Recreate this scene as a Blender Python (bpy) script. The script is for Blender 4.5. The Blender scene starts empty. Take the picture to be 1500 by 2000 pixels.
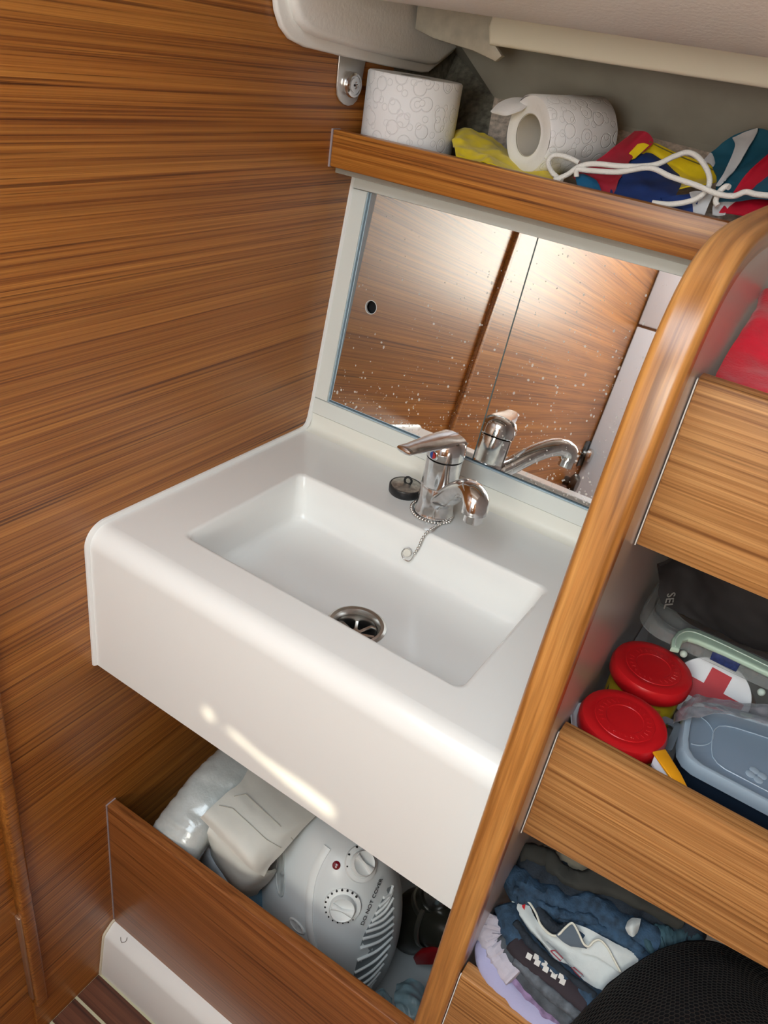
import bpy, bmesh, math, random
from mathutils import Vector, Matrix, noise
from mathutils.geometry import tessellate_polygon

# ---------------------------------------------------------------- camera, world, light, exposure
S = bpy.context.scene
COL = S.collection
R3 = ((0.82753073, 0.54281367, 0.14333949),      # camera right, down, forward in scene axes
      (0.38918111, -0.37062313, -0.84331285),
      (-0.40463681, 0.75365232, -0.51795485))
F = 1515.78
EYE = Vector((0.63735, -0.47919, 0.73551))
cam = bpy.data.cameras.new('camera')
cam.sensor_fit = 'VERTICAL'; cam.sensor_height = 36.0; cam.lens = F / 2000 * 36.0
cam.clip_start = 0.01
camo = bpy.data.objects.new('camera', cam); COL.objects.link(camo)
rx, rd, rf = (Vector(r) for r in R3)
camo.matrix_world = Matrix(((rx[0], -rd[0], -rf[0], EYE[0]), (rx[1], -rd[1], -rf[1], EYE[1]),
                            (rx[2], -rd[2], -rf[2], EYE[2]), (0, 0, 0, 1)))
S.camera = camo

w = bpy.data.worlds.new('world'); S.world = w; w.use_nodes = True
wb = w.node_tree.nodes['Background']
wb.inputs[0].default_value = (0.80, 0.92, 1.0, 1); wb.inputs[1].default_value = 6.3
sun = bpy.data.lights.new('sun', 'SUN'); sun.energy = 2.6; sun.angle = math.radians(0.7); sun.color = (1, 0.9, 0.66)
suno = bpy.data.objects.new('sun', sun); COL.objects.link(suno)
SUND = Vector((-0.25, 0.9, -0.05)).normalized()
suno.rotation_euler = SUND.to_track_quat('-Z', 'Y').to_euler()
FILL = 11.0                                                      # strength of the added glowing panel behind the camera
HX0, HX1, HY0, HY1, HZ = 0.14, 0.80, -1.30, -0.42, 1.15     # open deck hatch over the camera
pl = bpy.data.lights.new('hatch_portal', 'AREA'); pl.shape = 'RECTANGLE'; pl.size = HX1 - HX0; pl.size_y = HY1 - HY0
pl.cycles.is_portal = True
plo = bpy.data.objects.new('hatch_portal', pl); COL.objects.link(plo); plo.location = ((HX0 + HX1) / 2, (HY0 + HY1) / 2, HZ + 0.03)

S.cycles.adaptive_threshold = 0.03; S.cycles.max_bounces = 7; S.cycles.diffuse_bounces = 4; S.cycles.glossy_bounces = 4; S.cycles.transmission_bounces = 4; S.cycles.caustics_reflective = False; S.cycles.caustics_refractive = False
S.view_settings.view_transform = 'Standard'; S.view_settings.look = 'None'
S.view_settings.exposure = 0.45; S.view_settings.gamma = 1.0; S.view_settings.use_curve_mapping = False

# ---------------------------------------------------------------- helpers
def V(*a): return Vector(a)
def ray(px, py):
    a, b = (px - 750) / F, (py - 1000) / F
    return rx * a + rd * b + rf
def at(px, py, **k):
    """point of the place seen at a photo pixel, at the given X, Y or Z"""
    (n, v), = k.items(); i = 'XYZ'.index(n); r = ray(px, py)
    return EYE + r * ((v - EYE[i]) / r[i])
def atp(px, py, p0, n):
    r = ray(px, py); return EYE + r * ((p0 - EYE).dot(n) / r.dot(n))

def srgb(r, g, b):
    f = lambda c: (c / 255 / 12.92) if c <= 10 else ((c / 255 + 0.055) / 1.055) ** 2.4
    return (f(r), f(g), f(b), 1)
MATS = {}
def mat(name, col, rough=0.5, metal=0.0, coat=0.0, trans=0.0, alpha=1.0, var=0.0, vscale=20.0, bump=0.0, bscale=60.0, spec=0.5, ior=1.45, sheen=0.0):
    if name in MATS: return MATS[name]
    m = bpy.data.materials.new(name); m.use_nodes = True; nt = m.node_tree; b = nt.nodes['Principled BSDF']
    c = col if len(col) == 4 else (*col, 1)
    b.inputs['Base Color'].default_value = c; b.inputs['Roughness'].default_value = rough; b.inputs['Metallic'].default_value = metal
    b.inputs['Coat Weight'].default_value = coat; b.inputs['Coat Roughness'].default_value = 0.15
    b.inputs['Transmission Weight'].default_value = trans; b.inputs['Alpha'].default_value = alpha
    b.inputs['Specular IOR Level'].default_value = spec; b.inputs['IOR'].default_value = ior; b.inputs['Sheen Weight'].default_value = sheen
    if var or bump:
        tc = nt.nodes.new('ShaderNodeTexCoord')
        if var:
            n = nt.nodes.new('ShaderNodeTexNoise'); n.inputs['Scale'].default_value = vscale; n.inputs['Detail'].default_value = 5
            nt.links.new(tc.outputs['Object'], n.inputs['Vector'])
            r = nt.nodes.new('ShaderNodeValToRGB'); e = r.color_ramp.elements
            e[0].position, e[1].position = 0.3, 0.7
            e[0].color = (*[x * (1 - var) for x in c[:3]], 1); e[1].color = (*[min(1, x * (1 + var)) for x in c[:3]], 1)
            nt.links.new(n.outputs['Fac'], r.inputs['Fac']); nt.links.new(r.outputs['Color'], b.inputs['Base Color'])
        if bump:
            n = nt.nodes.new('ShaderNodeTexNoise'); n.inputs['Scale'].default_value = bscale; n.inputs['Detail'].default_value = 4
            nt.links.new(tc.outputs['Object'], n.inputs['Vector'])
            bp = nt.nodes.new('ShaderNodeBump'); bp.inputs['Strength'].default_value = bump; bp.inputs['Distance'].default_value = 0.002
            nt.links.new(n.outputs['Fac'], bp.inputs['Height']); nt.links.new(bp.outputs['Normal'], b.inputs['Normal'])
    MATS[name] = m; return m

def wood(name, axis, dark, mid, light, rough=0.38, coat=0.25, across=95, along=1.6, streak=0.8, bd=0.82, ln=(0.31, 0.39)):
    m = bpy.data.materials.new(name); m.use_nodes = True; nt = m.node_tree; L = nt.links.new; b = nt.nodes['Principled BSDF']
    tc = nt.nodes.new('ShaderNodeTexCoord')
    src = tc.outputs['UV'] if axis == 'UV' else tc.outputs['Object']
    def nz(ac, al, det, off):
        mp = nt.nodes.new('ShaderNodeMapping')
        s = [ac, ac, ac]; s['XYZ'.index(axis[0]) if axis != 'UV' else 0] = al
        mp.inputs['Scale'].default_value = s; mp.inputs['Location'].default_value = (off, off * 1.7, off * 0.6)
        L(src, mp.inputs['Vector'])
        n = nt.nodes.new('ShaderNodeTexNoise'); n.inputs['Scale'].default_value = 1.0; n.inputs['Detail'].default_value = det
        n.inputs['Roughness'].default_value = 0.6; L(mp.outputs['Vector'], n.inputs['Vector']); return n.outputs['Fac']
    def ramp(f, stops):
        r = nt.nodes.new('ShaderNodeValToRGB'); e = r.color_ramp.elements
        while len(e) < len(stops): e.new(0.5)
        for k, (p, c) in enumerate(stops): e[k].position = p; e[k].color = (*c[:3], 1)
        L(f, r.inputs['Fac']); return r.outputs['Color']
    base = ramp(nz(across, along, 4, 0.3), [(0.30, dark), (0.45, mid), (0.68, light)])
    fine = ramp(nz(across * 3.2, along * 3, 2, 3.1), [(0.3, (0.72, 0.70, 0.68)), (0.6, (1, 1, 1))])
    broad = ramp(nz(across * 0.14, along * 0.5, 2, 7.7), [(0.3, (bd, bd - 0.02, bd - 0.04)), (0.7, (1.08, 1.08, 1.08))])
    line = ramp(nz(across * 0.9, along * 1.2, 3, 11.3), [(ln[0], (0.34, 0.27, 0.22)), (ln[1], (1, 1, 1))])
    cur = base
    for x, f in ((fine, 1.0), (broad, 1.0), (line, streak)):
        mx = nt.nodes.new('ShaderNodeMix'); mx.data_type = 'RGBA'; mx.blend_type = 'MULTIPLY'
        mx.inputs[0].default_value = f; L(cur, mx.inputs[6]); L(x, mx.inputs[7]); cur = mx.outputs[2]
    L(cur, b.inputs['Base Color'])
    b.inputs['Roughness'].default_value = rough; b.inputs['Coat Weight'].default_value = coat; b.inputs['Coat Roughness'].default_value = 0.28
    MATS[name] = m; return m

# ---- objects
def tag(o, label=None, cat=None, group=None, kind=None):
    if label: o['label'] = label
    if cat: o['category'] = cat
    if group: o['group'] = group
    if kind: o['kind'] = kind
    return o
def thing(name, label, cat, loc, group=None, kind=None):
    o = bpy.data.objects.new(name, None); o.empty_display_size = 0.02; COL.objects.link(o); o.location = loc
    return tag(o, label, cat, group, kind)
def org(p):
    return Vector(p.get('_o', (0, 0, 0))) if p else Vector((0, 0, 0))
ORG = {}
def obj(name, bm, m, parent=None, smooth=40, loc=None):
    """bm holds scene coordinates; the object's origin is its parent's (or loc)"""
    o0 = Vector(loc) if loc is not None else (ORG.get(parent.name, Vector((0, 0, 0))) if parent else None)
    if parent and parent.name not in ORG:
        o0 = parent.location.copy() if parent.parent is None else ORG.get(parent.name, Vector())
        ORG[parent.name] = o0
    if o0 is None:
        xs = [v.co for v in bm.verts]
        o0 = Vector(((min(v.x for v in xs) + max(v.x for v in xs)) / 2, (min(v.y for v in xs) + max(v.y for v in xs)) / 2, min(v.z for v in xs)))
    if parent: o0 = ORG[parent.name]
    bmesh.ops.translate(bm, verts=bm.verts, vec=-o0)
    bmesh.ops.recalc_face_normals(bm, faces=bm.faces)
    me = bpy.data.meshes.new(name); bm.to_mesh(me); bm.free()
    if smooth:
        for p in me.polygons: p.use_smooth = True
        me.set_sharp_from_angle(angle=math.radians(smooth))
    ms = m if isinstance(m, (list, tuple)) else [m]
    for x in ms: me.materials.append(MATS[x] if isinstance(x, str) else x)
    o = bpy.data.objects.new(name, me); COL.objects.link(o)
    if parent: o.parent = parent
    else: o.location = o0
    ORG[o.name] = o0
    return o
def struct(name, bm, m, label, cat, parent=None, smooth=40):
    o = obj(name, bm, m, parent, smooth)
    if parent is None: tag(o, label, cat, kind='structure')
    return o

# ---- shapes (each returns / extends a bmesh)
def NB(): return bmesh.new()
def box(x0, x1, y0, y1, z0, z1, bev=0.0, seg=2, bm=None):
    b = bmesh.new()
    vs = [b.verts.new((x, y, z)) for z in (z0, z1) for y in (y0, y1) for x in (x0, x1)]
    for f in ((0, 1, 3, 2), (4, 6, 7, 5), (0, 4, 5, 1), (2, 3, 7, 6), (0, 2, 6, 4), (1, 5, 7, 3)): b.faces.new([vs[i] for i in f])
    if bev: bmesh.ops.bevel(b, geom=b.edges[:], offset=bev, segments=seg, affect='EDGES', profile=0.5)
    return merge(bm, b)
def merge(bm, b):
    if bm is None: return b
    me = bpy.data.meshes.new('t'); b.to_mesh(me); b.free(); bm.from_mesh(me); bpy.data.meshes.remove(me); return bm
def poly(points, depth, bev=0.0, seg=2, bm=None):
    """closed 3D outline swept by the vector depth"""
    b = bmesh.new(); d = Vector(depth)
    a = [b.verts.new(p) for p in points]; c = [b.verts.new(Vector(p) + d) for p in points]; n = len(a)
    fs = [b.faces.new(a), b.faces.new(c[::-1])]
    for i in range(n): b.faces.new((a[i], c[i], c[(i + 1) % n], a[(i + 1) % n]))
    bmesh.ops.recalc_face_normals(b, faces=b.faces)
    if bev:
        es = [e for e in b.edges if any(f in fs for f in e.link_faces)]
        bmesh.ops.bevel(b, geom=es, offset=bev, segments=seg, affect='EDGES', profile=0.5, clamp_overlap=True)
    return merge(bm, b)
def frame_of(d):
    d = Vector(d).normalized(); u = d.orthogonal().normalized()
    if abs(d.z) < 0.999: u = Vector((0, 0, 1)).cross(d).normalized()
    return u, d.cross(u), d
def lathe(prof, c, axis=(0, 0, 1), seg=40, bm=None, sx=1.0, sy=1.0, u=None):
    """prof: (radius, height along the axis)"""
    b = bm or bmesh.new(); c = Vector(c); uu, vv, d = frame_of(axis)
    if u is not None:
        uu = (Vector(u) - d * Vector(u).dot(d)).normalized(); vv = d.cross(uu)
    rings = []
    for r, h in prof:
        if r <= 1e-7: rings.append([b.verts.new(c + d * h)])
        else: rings.append([b.verts.new(c + d * h + (uu * math.cos(t) * sx + vv * math.sin(t) * sy) * r) for t in (2 * math.pi * i / seg for i in range(seg))])
    for A, B in zip(rings, rings[1:]):
        if len(A) == 1 and len(B) == 1: continue
        for i in range(seg):
            j = (i + 1) % seg
            if len(A) == 1: b.faces.new((A[0], B[i], B[j]))
            elif len(B) == 1: b.faces.new((A[i], B[0], A[j]))
            else: b.faces.new((A[i], B[i], B[j], A[j]))
    return b
def cr(P, t):
    n = len(P) - 1; t = max(0, min(n - 1e-9, t)); i = int(t); f = t - i
    p0, p1, p2, p3 = P[max(0, i - 1)], P[i], P[i + 1], P[min(n, i + 2)]
    return p1 * 1.0 + ((p2 - p0) * f + (p0 * 2 - p1 * 5 + p2 * 4 - p3) * f * f + (p1 * 3 - p0 - p2 * 3 + p3) * f ** 3) * 0.5
def curve(P, n):
    P = [Vector(p) for p in P]; return [cr(P, (len(P) - 1) * i / (n - 1)) for i in range(n)]
def tube(path, r, seg=10, bm=None, closed=False, flat=None, up=None):
    b = bm or bmesh.new(); n = len(path); path = [Vector(p) for p in path]; rings = []; pu = None
    for i, p in enumerate(path):
        a = path[i - 1] if (i or closed) else path[0]; c = path[(i + 1) % n] if (i < n - 1 or closed) else path[-1]
        t = (c - a).normalized()
        if pu is None:
            pu = Vector(up) if up is not None else t.orthogonal()
        pu = (pu - t * pu.dot(t)).normalized(); q = t.cross(pu)
        rr = r(i / (n - 1)) if callable(r) else r
        ra, rb = rr if isinstance(rr, tuple) else (rr, rr)
        rings.append([b.verts.new(p + pu * math.cos(2 * math.pi * k / seg) * ra + q * math.sin(2 * math.pi * k / seg) * rb) for k in range(seg)])
    for i in range(n if closed else n - 1):
        A, B = rings[i], rings[(i + 1) % n]
        for k in range(seg): b.faces.new((A[k], A[(k + 1) % seg], B[(k + 1) % seg], B[k]))
    if not closed:
        b.faces.new(rings[0][::-1]); b.faces.new(rings[-1])
    return b
def ball(c, r, bm=None, seg=10, sc=(1, 1, 1), rot=None):
    b = bmesh.new(); bmesh.ops.create_uvsphere(b, u_segments=seg, v_segments=max(6, seg // 2 + 2), radius=r)
    for v in b.verts:
        v.co = Vector((v.co.x * sc[0], v.co.y * sc[1], v.co.z * sc[2]))
        if rot is not None: v.co = rot @ v.co
        v.co += Vector(c)
    return merge(bm, b)
def wr(p, freq, seed, oct_=3):
    q = p * freq + Vector((seed * 7.13, seed * 3.7, -seed * 5.1))
    return noise.fractal(q, 1.0, 2.0, oct_)
def sheet(ctrl, nu=30, nv=30, amp=0.002, freq=25, seed=0, thick=0.0015, bm=None, stretch=None):
    """a cloth through a grid of points; wrinkled, with thickness"""
    b = bm or bmesh.new(); ctrl = [[Vector(p) for p in row] for row in ctrl]; G = []
    for i in range(nv):
        s = (len(ctrl) - 1) * i / (nv - 1)
        rowpts = [cr([ctrl[k][j] for k in range(len(ctrl))], s) for j in range(len(ctrl[0]))]
        G.append([cr(rowpts, (len(rowpts) - 1) * j / (nu - 1)) for j in range(nu)])
    N = [[None] * nu for _ in range(nv)]
    for i in range(nv):
        for j in range(nu):
            du = G[i][min(nu - 1, j + 1)] - G[i][max(0, j - 1)]; dv = G[min(nv - 1, i + 1)][j] - G[max(0, i - 1)][j]
            n = du.cross(dv); n = n.normalized() if n.length > 1e-12 else Vector((0, 0, 1))
            N[i][j] = n if n.dot(EYE - G[i][j]) > 0 else -n
    top = []; bot = []
    for i in range(nv):
        tr, br = [], []
        for j in range(nu):
            q = G[i][j].copy()
            if stretch: q = Vector((q.x * stretch[0], q.y * stretch[1], q.z * stretch[2]))
            h = amp * wr(q, freq, seed)
            tr.append(b.verts.new(G[i][j] + N[i][j] * h)); br.append(b.verts.new(G[i][j] + N[i][j] * (h - thick)))
        top.append(tr); bot.append(br)
    for i in range(nv - 1):
        for j in range(nu - 1):
            b.faces.new((top[i][j], top[i][j + 1], top[i + 1][j + 1], top[i + 1][j]))
            b.faces.new((bot[i][j], bot[i + 1][j], bot[i + 1][j + 1], bot[i][j + 1]))
    ring = [(0, j) for j in range(nu)] + [(i, nu - 1) for i in range(1, nv)] + [(nv - 1, j) for j in range(nu - 2, -1, -1)] + [(i, 0) for i in range(nv - 2, 0, -1)]
    for k in range(len(ring)):
        a, c = ring[k], ring[(k + 1) % len(ring)]
        b.faces.new((top[a[0]][a[1]], bot[a[0]][a[1]], bot[c[0]][c[1]], top[c[0]][c[1]]))
    return b
def fold(path, n, hw, hd, wrk=0.003, freq=28, seed=1, steps=46, seg=20, bm=None, pw=0.75):
    """a folded garment: a long puffy roll along path, half-width hw across, half-depth hd along n"""
    b = bm or bmesh.new(); pts = curve(path, steps); rings = []
    for i, p in enumerate(pts):
        t = (pts[min(i + 1, steps - 1)] - pts[max(i - 1, 0)]).normalized(); q = Vector(n).cross(t).normalized()
        s = i / (steps - 1); e = min(1, math.sqrt(max(0.0, 1 - (1 - min(1, s / 0.06)) ** 2)) + 0.02, math.sqrt(max(0.0, 1 - (1 - min(1, (1 - s) / 0.06)) ** 2)) + 0.02)
        w_ = hw(s) if callable(hw) else hw
        ring = []
        for k in range(seg):
            a = 2 * math.pi * k / seg; ca, sa = math.cos(a), math.sin(a)
            o = q * (math.copysign(abs(ca) ** pw, ca) * w_ * e) + Vector(n) * (math.copysign(abs(sa) ** pw, sa) * hd * e)
            x = p + o; d = o.normalized() if o.length > 1e-9 else Vector(n)
            ring.append(b.verts.new(x + d * wrk * e * (wr(x, freq, seed) + 0.6 * wr(x + t * 0.3, freq * 2.6, seed + 3, 2))))
        rings.append(ring)
    for A, B in zip(rings, rings[1:]):
        for k in range(seg): b.faces.new((A[k], A[(k + 1) % seg], B[(k + 1) % seg], B[k]))
    b.faces.new(rings[0][::-1]); b.faces.new(rings[-1]); return b
def rrect(cx, cy, hx, hy, r, n=12):
    """rounded rectangle outline, 4*(n+1) points"""
    out = []
    for q, (sx, sy) in enumerate(((1, 1), (-1, 1), (-1, -1), (1, -1))):
        for k in range(n + 1):
            a = math.pi / 2 * (q + k / n); out.append((cx + sx * (hx - r) + math.cos(a) * r, cy + sy * (hy - r) + math.sin(a) * r))
    return out
def loops(L, bm=None, cap0=False, cap1=False):
    b = bm or bmesh.new(); R = [[b.verts.new(p) for p in l] for l in L]; n = len(R[0])
    for A, B in zip(R, R[1:]):
        for k in range(n):
            b.faces.new((A[k], A[(k + 1) % n], B[(k + 1) % n], B[k]))
    if cap0: b.faces.new(R[0][::-1])
    if cap1: b.faces.new(R[-1])
    return b
def letters(txt, size, M, depth=0.0003, bm=None):
    cu = bpy.data.curves.new('t', 'FONT'); cu.body = txt; cu.size = size; cu.extrude = depth; cu.align_x = 'CENTER'; cu.align_y = 'CENTER'; cu.resolution_u = 3
    o = bpy.data.objects.new('t', cu); COL.objects.link(o); dg = bpy.context.evaluated_depsgraph_get()
    me = bpy.data.meshes.new_from_object(o.evaluated_get(dg)); me.transform(M)
    b = bm or bmesh.new(); b.from_mesh(me); bpy.data.objects.remove(o); bpy.data.curves.remove(cu); bpy.data.meshes.remove(me); return b
def basis(o, x, y):
    x = Vector(x).normalized(); y = (Vector(y) - x * Vector(y).dot(x)).normalized(); z = x.cross(y)
    return Matrix(((x.x, y.x, z.x, o[0]), (x.y, y.y, z.y, o[1]), (x.z, y.z, z.z, o[2]), (0, 0, 0, 1)))

# ---------------------------------------------------------------- materials
TD, TM, TL = (0.16, 0.043, 0.007), (0.38, 0.130, 0.021), (0.56, 0.232, 0.043)
wood('teak_wall', 'Y', TD, TM, TL, rough=0.40, coat=0.22, across=340, along=1.2, streak=0.9, ln=(0.345, 0.425))
wood('teak_x', 'X', (0.21, 0.080, 0.022), (0.40, 0.180, 0.055), (0.57, 0.292, 0.105), rough=0.4, coat=0.2, across=330, along=3, streak=0.6, bd=0.92)
wood('teak_fiddle', 'X', TD, TM, TL, rough=0.4, coat=0.2, across=260, along=3, streak=0.7, bd=0.92)
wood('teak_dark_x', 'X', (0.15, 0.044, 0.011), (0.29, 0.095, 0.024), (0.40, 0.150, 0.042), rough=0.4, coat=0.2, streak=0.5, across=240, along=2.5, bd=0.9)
wood('teak_trim', 'UV', (0.30, 0.112, 0.023), (0.50, 0.212, 0.052), (0.65, 0.315, 0.09), rough=0.3, coat=0.4, across=110, along=4, streak=0.35)
wood('floor_teak', 'X', (0.05, 0.017, 0.009), (0.11, 0.036, 0.018), (0.16, 0.058, 0.028), rough=0.55, coat=0.0, streak=0.4)
mat('gelcoat', (0.84, 0.84, 0.82), 0.22, coat=0.3)
mat('rail_white', (0.74, 0.76, 0.72), 0.4)
mat('rail_bright', (0.80, 0.80, 0.82), 0.3)
mat('laminate', (0.66, 0.66, 0.68), 0.28, coat=0.2)
mat('headliner', (0.90, 0.88, 0.84), 0.5, bump=0.25, bscale=220)
mat('cream_batten', (0.84, 0.80, 0.66), 0.5)
mat('hull_grey', (0.36, 0.34, 0.29), 0.45, var=0.08)
mat('lining', (0.60, 0.50, 0.43), 0.8, var=0.35, vscale=160, bump=0.4, bscale=200)
mat('mirror', (0.93, 0.93, 0.92), 0.015, metal=1.0)
mat('mirror_edge', (0.10, 0.14, 0.14), 0.2)
mat('track', (0.45, 0.58, 0.66), 0.15, coat=0.5)
mat('track_gap', (0.05, 0.08, 0.10), 0.4)
mat('chrome', (0.76, 0.76, 0.76), 0.13, metal=1.0, var=0.12, vscale=90, bump=0.03, bscale=120)
mat('steel', (0.62, 0.60, 0.57), 0.25, metal=1.0)
mat('plate_steel', (0.72, 0.70, 0.67), 0.38, metal=0.85)
mat('black', (0.012, 0.012, 0.013), 0.5)
mat('black_rubber', (0.015, 0.015, 0.016), 0.35)
mat('dark_void', (0.01, 0.01, 0.012), 0.9)
mat('locker_white', (0.55, 0.57, 0.57), 0.5)
mat('white_spot', (0.95, 0.90, 0.84), 0.6, alpha=0.55)
def paper_mat(name, col):
    m = mat(name, col, 0.9); nt = m.node_tree; b = nt.nodes['Principled BSDF']; L = nt.links.new
    uv = nt.nodes.new('ShaderNodeTexCoord'); prev = None
    for sc, lo, hi in ((42, 0.30, 0.37), (64, 0.2, 0.27)):
        v = nt.nodes.new('ShaderNodeTexVoronoi'); v.inputs['Scale'].default_value = sc; L(uv.outputs['UV'], v.inputs['Vector']); v.voronoi_dimensions = '2D'
        v.inputs['Randomness'].default_value = 0.75
        r = nt.nodes.new('ShaderNodeValToRGB'); e = r.color_ramp.elements
        e[0].position = lo; e[1].position = (lo + hi) / 2; e.new(hi)
        e[0].color = (1, 1, 1, 1); e[1].color = (0, 0, 0, 1); e[2].color = (0.8, 0.8, 0.8, 1); L(v.outputs['Distance'], r.inputs['Fac'])
        if prev is None: prev = r.outputs['Color']
        else:
            mx = nt.nodes.new('ShaderNodeMix'); mx.data_type = 'RGBA'; mx.blend_type = 'MULTIPLY'; mx.inputs[0].default_value = 0.6
            L(prev, mx.inputs[6]); L(r.outputs['Color'], mx.inputs[7]); prev = mx.outputs[2]
    bp = nt.nodes.new('ShaderNodeBump'); bp.inputs['Strength'].default_value = 0.5; bp.inputs['Distance'].default_value = 0.002
    L(prev, bp.inputs['Height']); L(bp.outputs['Normal'], b.inputs['Normal'])
paper_mat('tissue', (0.86, 0.85, 0.86)); mat('tissue_plain', (0.84, 0.83, 0.83), 0.95, bump=0.3, bscale=150); mat('card', (0.55, 0.50, 0.43), 0.9)

FILLM = bpy.data.materials.new('fill_glow'); FILLM.use_nodes = True
_b = FILLM.node_tree.nodes['Principled BSDF']; _b.inputs['Emission Color'].default_value = (0.97, 0.965, 0.86, 1); _b.inputs['Emission Strength'].default_value = FILL
# ---------------------------------------------------------------- the cabin shell
YB = -1.55                                   # bulkhead behind the camera
FL = -0.697
b = box(-0.03, 0, -0.150, 0.80, FL, HZ)
struct('wall_left', b, 'teak_wall', 'teak laminate bulkhead with fine horizontal grain beside the washbasin', 'wall')
d1 = thing('door_1', 'teak door leaf with rounded batten frame edge beside the bulkhead', 'door', (-0.01, -0.8, FL), kind='structure')
obj('door_leaf', box(-0.035, -0.006, YB, -0.150, FL, HZ), 'teak_wall', d1)
obj('frame_batten', box(-0.02, 0.009, -0.150, -0.131, -0.61, HZ, 0.004, 3), 'teak_wall', d1)
obj('strike_strip', box(-0.006, 0.0045, -0.1535, -0.1495, -0.585, -0.37, 0.001), mat('bronze', (0.62, 0.42, 0.28), 0.3, metal=0.8), d1)
lt = thing('door_latch', 'dark steel latch plate with knob on the door, seen in the mirror', 'latch', (-0.006, -1.42, 0.05))
obj('plate', box(-0.006, -0.002, -1.54, -1.46, 0.05, 0.15, 0.0015), mat('latch_dark', (0.10, 0.095, 0.09), 0.25, metal=0.9), lt)
obj('handle', lathe([(0, 0.05), (0.03, 0.05), (0.04, 0.04), (0.036, 0.026), (0.018, 0.016), (0.018, 0)], (-0.006, -1.37, 0.0), (1, 0, 0), 8), 'latch_dark', lt)
obj('knob', lathe([(0, 0.03), (0.02, 0.03), (0.026, 0.024), (0.026, 0.014), (0.012, 0.008), (0.012, 0)], (-0.003, -1.50, 0.10), (1, 0, 0), 24), 'steel', lt)
# bulkhead behind the camera, with two holes added to throw sun patches on the basin front
def P(x, z): return (x, z)
hole1 = [(0.620, 0.122), (0.634, 0.124), (0.636, 0.137), (0.623, 0.140)]
hole2 = [(0.655, 0.124), (0.70, 0.1155), (0.75, 0.1045), (0.810, 0.098), (0.811, 0.118), (0.770, 0.1225), (0.71, 0.1215), (0.665, 0.131)]
wx0, wx1, wz0, wz1 = 0.42, 0.88, 0.50, 1.02
hole3 = [(wx0, wz0), (wx1, wz0), (wx1, wz1), (wx0, wz1)]
outer = [(-0.03, FL), (1.2, FL), (1.2, HZ), (-0.03, HZ)]
b = NB(); allp = [p for l in (outer, hole1, hole2, hole3) for p in l]
vs = [b.verts.new((x, YB, z)) for x, z in allp]
for t in tessellate_polygon([[Vector((x, z, 0)) for x, z in l] for l in (outer, hole1, hole2, hole3)]): b.faces.new([vs[i] for i in t])
struct('wall_rear', b, 'teak_x', 'teak bulkhead behind the camera with two added holes for sun patches', 'wall')
struct('trim_4', box(0.0, 0.36, YB + 0.001, YB + 0.02, FL, 0.590, 0.003), 'rail_bright', 'white lower panel of the rear bulkhead, seen at the edge of the mirror', 'panel')
struct('trim_5', box(0.0, 0.36, YB + 0.001, YB + 0.02, 0.600, HZ, 0.003), 'rail_bright', 'white upper panel of the rear bulkhead above a dark joint', 'panel')
w2 = thing('fill_panel', 'added glowing white panel behind the camera for front light', 'light panel', ((wx0 + wx1) / 2, YB, wz0), kind='structure')
for a in ((wx0 - 0.03, wx1 + 0.03, wz0 - 0.03, wz0), (wx0 - 0.03, wx1 + 0.03, wz1, wz1 + 0.03), (wx0 - 0.03, wx0, wz0, wz1), (wx1, wx1 + 0.03, wz0, wz1)):
    obj('fill_frame', box(a[0], a[1], YB - 0.01, YB + 0.02, a[2], a[3], 0.003), 'gelcoat', w2)
obj('glow_pane', box(wx0, wx1, YB - 0.006, YB - 0.002, wz0, wz1), FILLM, w2)  # added emitter, put in to light the scene from the front
struct('wall_right', box(1.2, 1.23, YB, 0.80, FL, HZ), 'teak_wall', 'teak side wall of the heads compartment', 'wall')
# cabin top with the open hatch
b = NB()
for a in ((-0.03, HX0, YB, 0.0), (HX1, 1.23, YB, 0.0), (HX0, HX1, YB, HY0), (HX0, HX1, HY1, 0.0)): box(a[0], a[1], a[2], a[3], HZ, HZ + 0.03, bm=b)
# side deck underside, one rounded profile swept along X
prof = [(0.0, HZ + 0.03), (0.0, 1.02), (0.02, 0.955), (0.05, 0.905), (0.09, 0.863), (0.14, 0.828), (0.19, 0.803), (0.24, 0.785), (0.29, 0.773), (0.33, 0.7675), (0.355, 0.767), (0.372, 0.770), (0.385, 0.778), (0.39, 0.80), (0.39, HZ + 0.03)]
poly([(-0.0, y, z) for y, z in prof], (1.2, 0, 0), bm=b)
box(0.0, 1.2, 0.388, 0.85, 0.80, 0.83, bm=b)
ce = struct('ceiling', b, 'headliner', 'white moulded deck underside with rounded nose above the shelf', 'ceiling')
wn = thing('window_1', 'open deck hatch overhead with white frame', 'hatch', ((HX0 + HX1) / 2, (HY0 + HY1) / 2, HZ), kind='structure')
for a in ((HX0 - 0.02, HX1 + 0.02, HY0 - 0.02, HY0), (HX0 - 0.02, HX1 + 0.02, HY1, HY1 + 0.02), (HX0 - 0.02, HX0, HY0, HY1), (HX1, HX1 + 0.02, HY0, HY1)):
    obj('frame_bar', box(*a, HZ - 0.008, HZ + 0.028, 0.002), 'gelcoat', wn)
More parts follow.
